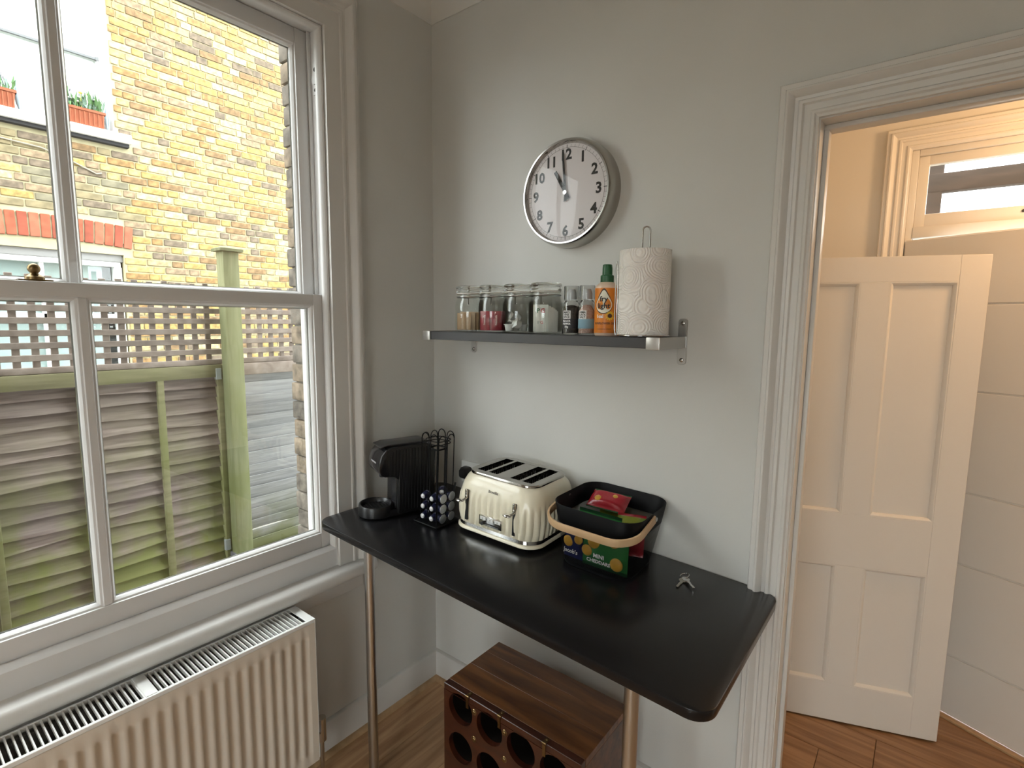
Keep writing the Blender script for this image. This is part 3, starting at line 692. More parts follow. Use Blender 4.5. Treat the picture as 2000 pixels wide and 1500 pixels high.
tag(obj('scroll_ornament', mb, mat('pale_scroll', (0.42, 0.50, 0.50), 0.5), None, M=T(HX-.02, -.335, 3.401)), 'small pale scrolled metal ornament on the white upper sill', 'ornament')

# ================================================================== TABLE (it stands a little out of level, as in the photo)
TILT = math.atan(.044)
def tz(x): return .884-.044*(x-1)
def on_table(x, y, rz=0, dz=0.0005): return T(x, y, tz(x)+dz) @ RY(TILT) @ RZ(rz)
tb = thing('table', 'narrow black table with rounded corners and steel legs', 'table', (0.71, -.3, 0))
X0, X1, Y0, Y1 = .038, 1.388, -.598, -.003
cxm, cym = (X0+X1)/2, (Y0+Y1)/2
P = rrect(X1-X0, Y1-Y0, .05, 8)
mb = MB(); mb.loft([loop3(P, -.024), loop3(P, 0)])
top = obj('table_top', mb, TABLE, tb, .0022, 2, 40, M=T(cxm-.71, cym+.3, tz(cxm)) @ RY(TILT))
for lx, ly in ((.262, -.545), (1.203, -.545)):
    mb = MB(); mb.cyl((lx-.71, ly+.3, .012), (lx-.71, ly+.3, tz(lx)-.026), .0165, n=24)
    lg = obj('leg', mb, STEEL, tb, smooth=40)
    mb = MB(); mb.lathe([(.020, 0), (.022, .003), (.022, .010), (.0165, .016), (.0165, .03)], 20, (lx-.71, ly+.3, 0)); obj('foot', mb, BLACK, lg, smooth=40)
    mb = MB(); mb.cyl((lx-.71, ly+.3, tz(lx)-.034), (lx-.71, ly+.3, tz(lx)-.0245), .032, n=24); obj('mounting_plate', mb, STEEL, lg)
obj('wall_batten', MB().box(-.50, -.022, -.064, .50, 0, -.0245), TABLE, tb, .002, M=T(cxm-.71, .3-.003, tz(cxm)) @ RY(TILT))
obj('wall_batten', MB().box(0, -.12, -.06, .018, .12, -.0245), TABLE, tb, .002, M=T(.05-.71, -.2+.3, tz(.05)) @ RY(TILT))

# ================================================================== COFFEE MACHINE
cm = thing('coffee_machine', 'black capsule coffee machine with ribbed sides and round cup tray', 'coffee machine', M=on_table(.176, -.318, math.radians(-108)))
W = .054
prof = [(-.088, .006), (.045, .006), (.050, .012), (.050, .135), (.060, .146), (.098, .150), (.112, .158), (.119, .176), (.119, .200), (.110, .228), (.094, .246), (.070, .255), (-.05, .258), (-.078, .252), (-.088, .235)]
mb = MB(); mb.loft([[(x, y, z) for x, z in prof] for y in (-W, W)])
obj('body', mb, BLACK, cm, .010, 4, 50)
mb = MB()
for s in (-1, 1):
    k = 0; x = -.078
    while x < .085:
        zb = .02 if x < .045 else .152; zt = .246 if x < .06 else .246-(x-.06)*1.3
        mb.loft([[(x+a, s*(W+b), z) for a, b in ((0, -.002), (.0022, .0024), (.0052, .0024), (.0074, -.002))] for z in (zb, zt-.006, zt)], True, True); x += .0118
obj('ribbed_sides', mb, BLACK, cm, smooth=40)
mb = MB(); hp = [(.085, .153), (.099, .152), (.113, .159), (.1205, .176), (.1205, .200), (.1115, .2285), (.096, .2465), (.090, .250)]
mb.loft([[(x, y, z) for x, z in hp] for y in (-W-.0015, W+.0015)]); obj('head', mb, BLACKG, cm, .004, 2, 50)
obj('lettering', text('nespresso', .0115, .0004).xf(T(.1212, 0, .1955) @ RZ(PI/2) @ RX(PI/2) @ RX(-.12)), mat('silver_print', (0.6, 0.6, 0.62), 0.4), cm, smooth=0)
mb = MB(); lp = [(-.070, .259), (.020, .255), (.085, .257), (.112, .252), (.112, .256), (.085, .263), (.020, .263), (-.055, .266), (-.070, .263)]
mb.loft([[(x, y, z) for x, z in lp] for y in (-.040, .040)]); obj('lever', mb, mat('lever_plastic', (0.028, 0.028, 0.03), 0.32), cm, .003, 2, 50)
obj('front_panel', MB().box(.048, -.043, .02, .0535, .043, .138), mat('panel_grey_plastic', (0.022, 0.022, 0.024), 0.24), cm, .004)
mb = MB(); mb.cyl((.088, 0, .150), (.088, 0, .138), .014, .011); obj('spout', mb, BLACK, cm)
mb = MB(); mb.lathe([(0, .002), (.057, .002), (.0605, .006), (.0605, .038), (.058, .043), (.054, .043), (.050, .038), (.048, .026), (0, .024)], 40, (.112, 0, 0)); mb.box(.03, -.05, .002, .09, .05, .026)
obj('cup_tray', mb, BLACK, cm, smooth=35)
mb = MB()
for i in range(-3, 4):
    h = math.sqrt(max(.044**2-(i*.012)**2, 0)); mb.box(.112+i*.012-.002, -h, .027, .112+i*.012+.002, h, .030)
obj('drip_grid', mb, BLACK, cm)
mb = MB(); mb.loft([loop3(rrect(.05, .095, .02, 5, -.080, 0), z) for z in (.010, .225)]); obj('water_tank', mb, mat('smoked_plastic', (0.02, 0.02, 0.022), 0.15), cm, .003, 2)
obj('power_cord', MB().tube([(-.100, .03, .03), (-.135, .045, .012), (-.155, .06, .02), (-.165, .068, .06), (-.175, .062, .095)], .004, 8), BLACK, cm)

# ================================================================== CAPSULE CAROUSEL
cr = thing('capsule_stand', 'black wire capsule stand on a square base beside the coffee machine', 'capsule stand', M=on_table(.336, -.312, math.radians(2)))
B_ = .056; HT = .322
mb = MB(); mb.tube([(x, y, .004) for x, y in rrect(.112, .112, .006, 3)], .0022, 6, True); mb.box(-.052, -.052, .0015, .052, .052, .004)
obj('base', mb, BLACKM, cr, smooth=40)
def hoop(cx, cy, dx, dy, h, lab=None):
    s = .020; pts = [(cx-dx*s, cy-dy*s, .004), (cx-dx*s, cy-dy*s, h-s)]
    pts += [(cx-dx*s*math.cos(a), cy-dy*s*math.cos(a), h-s+s*math.sin(a)) for a in [PI*k/8 for k in range(1, 8)]]
    pts += [(cx+dx*s, cy+dy*s, h-s), (cx+dx*s, cy+dy*s, .004)]
    return MB().tube(pts, .0017, 6)
for k in range(4):
    a = k*PI/2; ca, sa = math.cos(a), math.sin(a)
    for off in (-.021, .021):
        c = (ca*.040-sa*off*1.0, sa*.040+ca*off*1.0)
        obj('wire_hoop', hoop(c[0], c[1], -sa*.85, ca*.85, HT*(1 if k % 2 else .985)), BLACKM, cr, smooth=60)
mb = MB()
for z in (.285, .296): mb.tube([(x, y, z) for x, y in rrect(.072, .072, .02, 4)], .0017, 6, True)
mb.tube([(x, y, .265) for x, y in rrect(.05, .05, .01, 3)], .003, 6, True)
obj('top_ring', mb, BLACKM, cr, smooth=60)
mb = MB(); mb.cyl((0, 0, .004), (0, 0, .300), .004, n=10); obj('spindle', mb, BLACKM, cr)
NAVY = mat('navy_capsule', (0.012, 0.014, 0.045), 0.35); TIPW = mat('silver_tip', (0.72, 0.72, 0.74), 0.35, .3); FOIL = mat('foil_lid', (0.45, 0.47, 0.52), 0.3, .8)
cb = mesh('capsule_body', MB().lathe([(0, .0), (.0145, 0), (.0165, .0005), (.0165, .002), (.0135, .003), (.0125, .014), (.0098, .021), (.0095, .0225), (0, .0225)], 18), NAVY, smooth=40)
ct = mesh('tip', MB().lathe([(0, .0226), (.0088, .0226), (.0078, .0252), (.004, .0268), (0, .027)], 16), TIPW, smooth=40)
cl = mesh('foil_lid', MB().lathe([(0, -.0006), (.0160, -.0006), (.0164, 0), (0, 0.0001)], 18), FOIL)
CM = cr.matrix_basis
side = {3: ('front', -PI/2), 0: ('right', 0), 2: ('left', PI), 1: ('back', PI/2)}
rows = ('bottom', 'middle', 'top')
for k, nm in ((3, 'side facing the window and room'), (0, 'side facing the toaster')):
    a = (-PI/2, 0)[k == 0]; ca, sa = math.cos(a), math.sin(a)
    for ci, off in enumerate((-.021, .021)):
        for r in range(3):
            fx, fy, fz = ca*.024-sa*off, sa*.024+ca*off, .026+r*.036
            M = CM @ T(fx, fy, fz) @ RZ(a) @ RY(PI/2)
            if k == 0: M = CM @ T(ca*.052-sa*off, sa*.052+ca*off, fz) @ RZ(a+PI) @ RY(PI/2)
            c = thing('coffee_capsule', '%s coffee capsule, %s column on the stand %s' % (rows[r], ('left', 'right')[ci], nm), 'capsule', M=M, group='capsules in the wire stand')
            link('capsule_body', cb, c); link('tip', ct, c); link('foil_lid', cl, c)
M = CM @ T(.0, .030, .105) @ RZ(.6) @ RX(PI/2)
c = thing('coffee_capsule', 'silver-lidded coffee capsule standing highest at the back of the wire stand', 'capsule', M=M, group='capsules in the wire stand')
link('capsule_body', cb, c); link('tip', ct, c); link('foil_lid', cl, c)

# ================================================================== TOASTER
CREAM = mat('cream_enamel', (0.82, 0.76, 0.60), 0.25, coat=0.3)
to = thing('toaster', 'cream four-slice toaster with fluted sides and chrome top', 'toaster', M=on_table(.577, -.164, math.radians(2.5)))
TW, TD = .338, .284
def tl(w, d, r, z, flute=0.0, n=14, ns=44):
    """densely sampled rounded rectangle, optionally fluted"""
    pts = []; P = rrect(w, d, r, n)
    # resample evenly
    seg = []; tot = 0
    for i in range(len(P)):
        a, b = P[i], P[(i+1) % len(P)]; l = math.hypot(b[0]-a[0], b[1]-a[1]); seg.append((tot, l, a, b)); tot += l
    N = 264
    j = 0
    for i in range(N):
        s = tot*i/N
        while j < len(seg)-1 and seg[j][0]+seg[j][1] < s: j += 1
        t0, l, a, b = seg[j]; t = (s-t0)/l if l else 0
        x, y = a[0]+(b[0]-a[0])*t, a[1]+(b[1]-a[1])*t
        nx, ny = b[1]-a[1], -(b[0]-a[0]); nl = math.hypot(nx, ny) or 1; nx, ny = nx/nl, ny/nl
        f = flute*(abs(math.sin(PI*i/6))-.6)
        pts.append((x+nx*f, y+ny*f, z))
    return pts
lv = []
for z, ins, fl_ in ((.034, .006, .0), (.036, .004, .0068), (.060, .001, .0068), (.095, .0, .0068), (.126, .002, .006), (.138, .004, .002), (.150, .006, 0), (.170, .011, 0), (.186, .018, 0), (.196, .026, 0), (.201, .034, 0)):
    lv.append(tl(TW-2*ins, TD-2*ins, .060, z, fl_))
mb = MB(); mb.loft(lv, True, False)
mb.loft([tl(TW-.068, TD-.068, .052, .201), tl(TW-.074, TD-.074, .05, .163)], False, True)
obj('shell', mb, CREAM, to, smooth=60)
mb = MB(); mb.loft([tl(TW-.004, TD-.004, .060, .010), tl(TW+.004, TD+.004, .062, .013), tl(TW+.004, TD+.004, .062, .019), tl(TW-.002, TD-.002, .06, .022)]); obj('base_plinth', mb, CREAM, to, smooth=50)
mb = MB(); mb.loft([tl(TW-.010, TD-.010, .06, .022), tl(TW-.006, TD-.006, .06, .024), tl(TW-.008, TD-.008, .06, .035)]); obj('chrome_band', mb, CHROME, to, smooth=50)
mb = MB()
for sx in (-1, 1):
    for sy in (-1, 1): mb.cyl((sx*.12, sy*.095, 0), (sx*.12, sy*.095, .012), .014)
obj('feet', mb, BLACK, to)
# top plate: rounded ring + bars leaving four slots
pw_, pd_ = TW-.062, TD-.062; iw, idp = .236, .168
def ring(P0, P1, z0, z1): return [loop3(P0, z0), loop3(P1, z1)]
mb = MB(); o0 = rrect(pw_+.004, pd_+.004, .05, 8); o1 = rrect(pw_, pd_, .048, 8); i0 = rrect(iw, idp, .003, 8)
mb.loft([loop3(o0, .199), loop3(o0, .202), loop3(o1, .207), loop3(i0, .2075), loop3(i0, .163)], False, False)
xs = [(-.118, -.111), (-.075, -.063), (-.027, .027), (.063, .075), (.111, .118)]
for a, b in xs: mb.box(a, -idp/2+.0005, .18, b, idp/2-.0005, .2073)
tp = obj('top_plate', mb, DARKSTEEL, to, smooth=30)
DK = mat('toaster_inside', (0.02, 0.015, 0.013), 0.8)
obj('slot_interior', MB().box(-.12, -idp/2-.001, .06, .12, idp/2+.001, .1655), DK, to)
mb = MB()
for a in (-.111, -.063, .027, .075):
    for q in (.004, .032):
        for j in range(7): mb.cyl((a+q, -idp/2+.012+j*.022, .166), (a+q, -idp/2+.012+j*.022, .199), .0008, n=5)
obj('wire_guards', mb, STEEL, to)
fy = -TD/2
for sx in (-1, 1):
    lx = sx*.098-.008
    mb = MB(); mb.loft([[(lx+x, y, z) for x, y in ((-.006, fy-.0015), (.006, fy-.0015), (.006, fy+.02), (-.006, fy+.02))] for z in (.045, .15)]); 
    sl_ = obj('lever_slot', mb, BLACK, to, .002)
    mb = MB(); mb.box(lx-.006, fy-.004, .122, lx+.006, fy+.002, .152); obj('lever_plate', mb, DARKSTEEL, sl_, .002)
    mb = MB()
    pts = [(lx+.002, fy-.003, .124), (lx, fy-.012, .119), (lx-.006, fy-.020, .116)]
    mb.tube(pts, .0038, 8); mb.sph((lx-.012, fy-.022, .116), .015, (1.15, .7, .32), 18, 8); obj('lever', mb, CHROME, sl_, smooth=60)
mb = MB(); mb.box(-.047, fy-.0055, .049, .047, fy+.006, .083); bc_ = obj('browning_control', mb, CHROME, to, .002)
for i in range(3):
    x = -.030+i*.030; obj('marker_window', MB().box(x-.011, fy-.0064, .068, x+.011, fy-.005, .079), WHITEP, bc_)
    obj('lettering', text(('2', '4', '6')[i], .008).xf(T(x, fy-.0066, .070) @ RX(PI/2)), INK, bc_, smooth=0)
obj('slider_track', MB().box(-.036, fy-.0062, .056, .036, fy-.005, .060), BLACK, bc_)
mb = MB(); mb.cyl((-.028, fy-.005, .058), (-.028, fy-.014, .058), .007, .006, n=16); obj('slider_knob', mb, BLACKG, bc_, smooth=40)
obj('lettering', text('Breville', .013, .0006, bold=.0002).xf(T(0, fy+.0050, .160) @ RX(PI/2-.2)), mat('badge_grey', (0.16, 0.14, 0.12), 0.4, .4), to, smooth=0)
obj('cable', MB().tube([(-.15, .08, .03), (-.19, .10, .02), (-.20, .13, .05), (-.21, .14, .09)], .0035, 8), BLACK, to)

# wall socket with a black plug behind the toaster
so = thing('wall_socket', 'white double wall socket with a black plug behind the toaster', 'socket', (.245, -.0005, .998))
obj('face_plate', MB().box(-.075, -.010, -.045, .075, 0, .045), WHITEP, so, .003)
mb = MB(); mb.loft([[(x*1.0-.038, -.0105-y, z) for x, z in rrect(.05*s, .05*s, .014*s, 4)] for y, s in ((0, 1), (.022, .95), (.034, .7))]); obj('plug', mb, BLACK, so, smooth=50)
obj('switch', MB().box(.02, -.014, .01, .034, -.009, .03), WHITEP, so, .001)

# ================================================================== BASKET
ba = thing('basket', 'black perforated metal basket with a lowered pale wooden handle', 'basket', M=on_table(.924, -.146, math.radians(2)))
BH_, RB = .188, .052
def bsec(z):
    s = .226+(.282-.226)*min(1, z/.18); return s
def bpt(u, z, off=0):
    """point on the rounded-square wall; u in 0..1 round the perimeter"""
    s = bsec(z)+2*off; r = .062
    st = s-2*r; per = 4*st+2*PI*r; d = (u % 1)*per
    for k in range(4):
        if d < st: x, y = s/2, -st/2+d; break
        d -= st
        if d < PI*r/2: a = d/r; x, y = st/2+r*math.cos(a), st/2+r*math.sin(a); break
        d -= PI*r/2
    else: k, x, y = 3, s/2, 0
    c, q = math.cos(k*PI/2), math.sin(k*PI/2)
    return Vector((x*c-y*q, x*q+y*c, z))
mb = MB(); NS = 200; z0, z1 = .006, .132; nseg = 9; tw = (z1-z0)/.86
for sg in (1, -1):
    for i in range(NS):
        u0 = i/NS; L = []
        for j in range(nseg+1):
            t = j/nseg; z = z0+(z1-z0)*t; u = u0+sg*tw*t; wd = .0005
            L.append([bpt(u-wd, z, .0001*sg), bpt(u+wd, z, .0001*sg)])
        mb.loft(L, False, False, closed=False)
obj('mesh_wall', mb, BLACKM, ba, kind='stuff', smooth=0)
mb = MB(); NP = 72
mb.loft([[bpt(i/NP, .130) for i in range(NP)], [bpt(i/NP, BH_) for i in range(NP)], [bpt(i/NP, BH_+.0015, -.001) for i in range(NP)], [bpt(i/NP, BH_, -.0022) for i in range(NP)], [bpt(i/NP, .130, -.0022) for i in range(NP)]], False, False)
rim = obj('rim_band', mb, BLACKM, ba, smooth=50)
mb = MB(); mb.loft([[bpt(i/NP, .0) for i in range(NP)], [bpt(i/NP, .008) for i in range(NP)]], True, False); obj('base_tray', mb, BLACKM, ba, smooth=40)
# handle: bent strip, hinged on the two sides and dropped to the front
BIRCH = wood('birch_ply', (0.56, 0.36, 0.19), (0.68, 0.47, 0.28), (3, 3, 3), 3, 0.5, bump=0)
Hh = .166; hw_, hr = .292, .075; pts = []
pts.append((hw_/2, 0)); pts.append((hw_/2, -(Hh-hr)))
for k in range(1, 9): a = PI/2*k/8; pts.append((hw_/2-hr+hr*math.cos(a), -(Hh-hr)-hr*math.sin(a)))
pts2 = [(-x, y) for x, y in reversed(pts)]
pth = pts+pts2; L = []
for i, (x, y) in enumerate(pth):
    a = pth[max(i-1, 0)]; b = pth[min(i+1, len(pth)-1)]; t = Vector((b[0]-a[0], b[1]-a[1])).normalized(); n_ = Vector((t.y, -t.x)); th_ = .0032; wz = .0115
    L.append([(x+n_.x*o, y+n_.y*o, z) for o, z in ((-th_, -wz), (th_, -wz), (th_, wz), (-th_, wz))])
mb = MB(); mb.loft(L)
hd = obj('handle', mb, BIRCH, ba, .0012, 2, 40, M=T(0, -.012, .174) @ RX(math.radians(12)), label='pale bent wooden handle')
for sx in (-1, 1):
    mb = MB(); mb.cyl((sx*.137, -.012, .174), (sx*.1515, -.012, .174), .006, n=14); obj('rivet', mb, STEEL, ba)

# snack packets standing in the basket
def packet(name, lab, M, w, h, t, cols, deco, seed):
    r = random.Random(seed); th = thing('snack_packet', lab, 'packet', M=M, group='snack packets in the basket')
    mb = MB(); nx, nz = 14, 16; V = []; Fs = []
    for s in (1, -1):
        base = len(V)
        for j in range(nz+1):
            for i in range(nx+1):
                u, v = i/nx, j/nz; e = max(0, min(1, (min(v, 1-v)-.07)/.2))
                bul = (1-abs(2*u-1)**2.5)**.6*math.sin(PI/2*min(1, e))*t/2 + .0015*math.sin(9*u+seed)*math.sin(7*v+seed*2)*(e > 0)
                wx = w*(1-.05*e*0+.0)*(u-.5)
                V.append((wx, -s*max(bul, 0.0004), h*v))
        for j in range(nz):
            for i in range(nx):
                q = (base+j*(nx+1)+i, base+j*(nx+1)+i+1, base+(j+1)*(nx+1)+i+1, base+(j+1)*(nx+1)+i); Fs.append((q, 1 if (j in (0, nz-1)) else (2 if (j > nz*.62) else 0)))
    for q, mi in Fs: mb.add([], [], 0)
    mb.v = V; mb.f = [q for q, mi in Fs]; mb.m = [mi for q, mi in Fs]
    obj('film', mb, cols, th, smooth=70)
    for d in deco:
        if d[0] == 'disc':
            _, x, z, rr = d; mb = MB(); mb.sph((x, -t/2*.86, z), rr, (1, .28, 1), 16, 8); obj('printed_biscuit', mb, GOLD, th)
        else:
            _, s, x, z, sz, mm = d; mb = text(s, sz, .0006, bold=.0004); mb.xf(T(x, -t/2-.0022, z) @ RX(PI/2)); obj('lettering', mb, mm, th, smooth=0)
    return th
GOLD = mat('biscuit_print', (0.58, 0.31, 0.04), 0.3, var=.3, vscale=60)
GRN = mat('green_film', (0.02, 0.12, 0.035), 0.26, c2=(0.04, 0.20, 0.05), vscale=12, bump=1.0, bscale=35); NVY = mat('navy_film', (0.015, 0.02, 0.085), 0.26, bump=1.0, bscale=35); RED = mat('red_film', (0.33, 0.012, 0.022), 0.26, bump=1.0, bscale=35); YEL = mat('yellow_green_film', (0.42, 0.33, 0.03), 0.2, c2=(0.05, 0.2, 0.04), vscale=9, bump=1.0, bscale=35); DGR = mat('dark_green_film', (0.012, 0.05, 0.02), 0.26, bump=1.0, bscale=35)
BM_ = ba.matrix_basis
packet('', 'green snack packet with golden biscuits at the front right of the basket', BM_ @ T(.034, -.088, .009) @ RZ(.03) @ RX(.02), .142, .155, .034, [GRN, DGR, GRN], [('disc', .042, .035, .020), ('disc', -.03, .085, .022), ('disc', .03, .10, .018), ('disc', -.052, .052, .017), ('txt', 'MINI', -.012, .040, .017, WHITEINK), ('txt', 'CHEDDARS', -.012, .024, .0145, WHITEINK)], 1)
packet('', 'navy snack packet at the front left of the basket', BM_ @ T(-.075, -.080, .009) @ RZ(-.06) @ RX(.02), .066, .155, .028, [NVY, NVY, NVY], [('disc', -.012, .055, .018), ('disc', .022, .070, .016), ('disc', .005, .112, .015), ('txt', "Jacob's", .0, .022, .018, WHITEINK)], 2)
packet('', 'red and green snack packet lying on top at the back of the basket', BM_ @ T(-.035, .030, .140) @ RZ(.10) @ RX(-1.15), .125, .085, .040, [RED, DGR, RED], [('disc', -.03, .03, .012), ('disc', .02, .05, .010)], 3)
packet('', 'red snack packet leaning at the right inside the basket', BM_ @ T(.068, .005, .030) @ RZ(.35) @ RX(-.22), .085, .125, .026, [RED, RED, YEL], [], 4)
packet('', 'dark green snack packet in the middle of the basket', BM_ @ T(-.012, -.046, .010) @ RZ(.02) @ RX(-.03), .14, .150, .022, [DGR, DGR, GRN], [('disc', .03, .10, .015)], 5)
packet('', 'yellow and green snack packet at the back of the basket', BM_ @ T(.0, .085, .009) @ RZ(.0) @ RX(.0), .15, .120, .032, [YEL, GRN, YEL], [], 6)

# ================================================================== KEYS
ke = thing('key_bunch', 'small bunch of two metal keys on a ring on the black table', 'keys', M=on_table(1.150, -.128, math.radians(30)))
mb = MB(); mb.tube([(.0175+.0125*math.cos(a), .030+.0125*math.sin(a), .006+.004*math.cos(a)) for a in [2*PI*k/24 for k in range(24)]], .0014, 6, True); obj('ring', mb, CHROME, ke, smooth=60)
def key(rz, x, y, m, dz):
    mb = MB(); n = 20
    P = [(.0125*math.cos(2*PI*k/n), .011*math.sin(2*PI*k/n)) for k in range(n)]
    mb.prism(P, 0, .0022)
    mb.prism([(.010, -.0042), (.046, -.0042), (.049, 0), (.046, .003), (.043, .0012), (.039, .0034), (.035, .001), (.031, .0034), (.027, .0015), (.022, .0042), (.010, .0042)], 0, .0022)
    o = obj('key', mb, m, ke, .0004, 1, M=T(x, y, dz) @ RZ(rz)); return o
key(math.radians(-118), .010, .010, mat('nickel_key', (0.52, 0.47, 0.40), 0.28, 1.0), .001)
key(math.radians(-72), .018, .012, CHROME, .0038)

# ================================================================== WALL SHELF
SZ = 1.577; SX0, SX1, SY = .150, 1.088, -.198
sh = thing('wall_shelf', 'dark grey wall shelf with brushed steel bracket ends', 'shelf', ((SX0+SX1)/2, 0, SZ))
sx0, sx1 = SX0-(SX0+SX1)/2, SX1-(SX0+SX1)/2
SHELFB = mat('shelf_grey', (0.055, 0.054, 0.056), 0.42)
obj('board', MB().box(sx0+.006, SY+.004, -.030, sx1-.006, -.003, 0), SHELFB, sh, .0012, 1)
for s, xe in ((-1, sx0), (1, sx1)):
    mb = MB(); xi = xe-s*.005
    mb.box(min(xe, xi), SY, -.033, max(xe, xi), -.004, .001)                      # side arm
    br = obj('bracket', mb, STEEL, sh, .001, 1)
    mb = MB(); a, b = (xe-s*.040, xe); mb.box(min(a, b), SY-.003, -.0335, max(a, b), SY+.004, .0015); obj('end_cap', mb, mat('satin_cap', (0.55, 0.53, 0.50), 0.35, .7), br, .0025, 2)
    mb = MB(); P = rrect(.028, .138, .010, 4, xe-s*.004-(.008 if s > 0 else -.079), -.015); mb.loft([[(x, y_, z) for x, z in P] for y_ in (-.0045, -.0005)]); obj('wall_plate', mb, STEEL, br, .001, 1)
    for zz in (.040, -.070):
        mb = MB(); cx = xe-s*.004-(.008 if s > 0 else -.079); mb.lathe([(0, .002), (.002, .002), (.0028, .0028), (.0055, .002), (.0065, 0)], 14); mb.xf(T(cx, -.0045, zz) @ RX(PI/2)); obj('screw', mb, DARKSTEEL, br, smooth=40)

# ---- glass storage jars
JG = glass_mat('jar_glass', (0.96, 0.98, 0.95))
RUB = mat('pale_gasket', (0.62, 0.60, 0.54), 0.6)
RJ = .056
JT = pane_mat('jar_glass_thin', (0.972, 0.982, 0.968), .045, .02)
jb = mesh('jar_body', MB().lathe([(.0, .0), (.050, .0), (.0545, .003), (RJ, .008), (RJ, .098), (.0545, .106), (.0495, .116), (.047, .122), (.047, .129), (.049, .131), (.049, .135), (.0445, .136), (.0445, .119), (.0515, .104), (.0535, .097), (.0535, .012), (.051, .007), (0, .006)], 40, closed=False), JT, smooth=50)
jl = mesh('lid', MB().lathe([(0, .1395), (.048, .1395), (.051, .141), (.052, .146), (.0495, .149), (.0495, .152), (.052, .155), (.052, .160), (.050, .1635), (.044, .165), (0, .163)], 40), JG, smooth=50)
jg = mesh('gasket', MB().lathe([(.0455, .1362), (.0495, .1362), (.0495, .1393), (.0455, .1393)], 36, closed=True), RUB)
jr = mesh('neck_ring', MB().tube([(.0485*math.cos(a), .0485*math.sin(a), .1255) for a in [2*PI*k/36 for k in range(36)]], .0022, 8, True), STEEL, smooth=60)
cmb = MB(); cmb.tube([(-.050, -.004, .127), (-.058, -.006, .138), (-.060, -.006, .15), (-.053, -.004, .160)], .0015, 6); cmb.tube([(-.050, .004, .127), (-.058, .006, .138), (-.060, .006, .15), (-.053, .004, .160)], .0015, 6); cmb.tube([(-.056, 0, .134), (-.064, 0, .118), (-.062, 0, .100)], .0028, 6)
jc = mesh('clip', cmb, STEEL, smooth=60)
JX = [(.314, -.112), (.428, -.112), (.541, -.112), (.657, -.118)]
JL = ['clip-top glass jar of brown sugar sachets, leftmost on the shelf', 'clip-top glass jar holding red coffee sachets', 'clip-top glass jar holding white milk pots', 'clip-top glass jar of tea bag sachets beside the grinders']
for (x, y), lab in zip(JX, JL):
    j = thing('glass_jar', lab, 'jar', M=T(x, y, SZ+.0006) @ RZ(math.radians(-40)), group='clip-top jars on the wall shelf')
    link('jar_body', jb, j); link('lid', jl, j); link('gasket', jg, j); link('neck_ring', jr, j); link('clip', jc, j)
CAMA = math.radians(-58)       # rough direction of the room seen from the shelf
def sachet(name, lab, cat, x, y, z, rz, rx, w, h, t, m, art=(), grp=None, name2='wrapper'):
    s = thing(name, lab, cat, M=T(x, y, z) @ RZ(rz) @ RX(rx), group=grp)
    mb = MB(); L = []
    for k in range(9):
        v = k/8; b = t/2*math.sin(PI*v)+.0004; L.append([(-w/2, -b*.2, h*v), (-w/4, -b, h*v), (w/4, -b, h*v), (w/2, -b*.2, h*v), (w/2, b*.2, h*v), (w/4, b, h*v), (-w/4, b, h*v), (-w/2, b*.2, h*v)])
    mb.loft(L); obj(name2, mb, m, s, smooth=60)
    for (tx, px, pz, sz, mm, rot, bold) in art:
        a = text(tx, sz, .0004, bold=bold); a.xf(T(px, -t/2-.0008, pz) @ RX(PI/2) @ RZ(rot)); obj('lettering', a, mm, s, smooth=0)
    return s
KRAFT = mat('kraft_sachet', (0.34, 0.20, 0.10), 0.6, c2=(0.46, 0.30, 0.17), vscale=30); KRAFT2 = mat('tan_sachet', (0.50, 0.36, 0.24), 0.6); REDS = mat('red_sachet', (0.30, 0.012, 0.028), 0.35, coat=.3); PALEP = mat('pale_wrapper', (0.62, 0.63, 0.60), 0.5)
bz = SZ+.0075
x, y = JX[0]; G = 'brown sugar sachets in the jar'
sl_ = ['frontmost brown sugar sachet in the leftmost jar', 'second brown sugar sachet from the front in the leftmost jar', 'middle brown sugar sachet in the leftmost jar', 'fourth brown sugar sachet from the front in the leftmost jar', 'rearmost brown sugar sachet in the leftmost jar']
for i in range(5):
    sachet('sugar_sachet', sl_[i], 'sachet', x+(i-2)*.007+.002, y+(-.020+i*.0105), bz, math.radians(24+rf.uniform(-6, 6)), rf.uniform(-.05, .02), .062-.004*abs(i-2), .062+.004*(i % 2), .007, KRAFT if i % 2 == 0 else KRAFT2, grp=G)
x, y = JX[1]; G = 'red coffee sachets in the jar'
rl = [(-.022, -.022, 12, 'left front'), (.020, -.010, 34, 'right front'), (-.008, .010, 25, 'middle rear'), (.006, .030, 25, 'rearmost')]
for dx, dy, a, nm in rl:
    sachet('coffee_sachet', '%s red coffee sachet standing in the second jar' % nm, 'sachet', x+dx, y+dy, bz, math.radians(a), 0, .038, .068, .009, REDS, [('Nescafe', .004, .036, .011, mat('pink_print', (0.70, 0.50, 0.48), .5), PI/2, .0002)] if dy < 0 else (), grp=G)
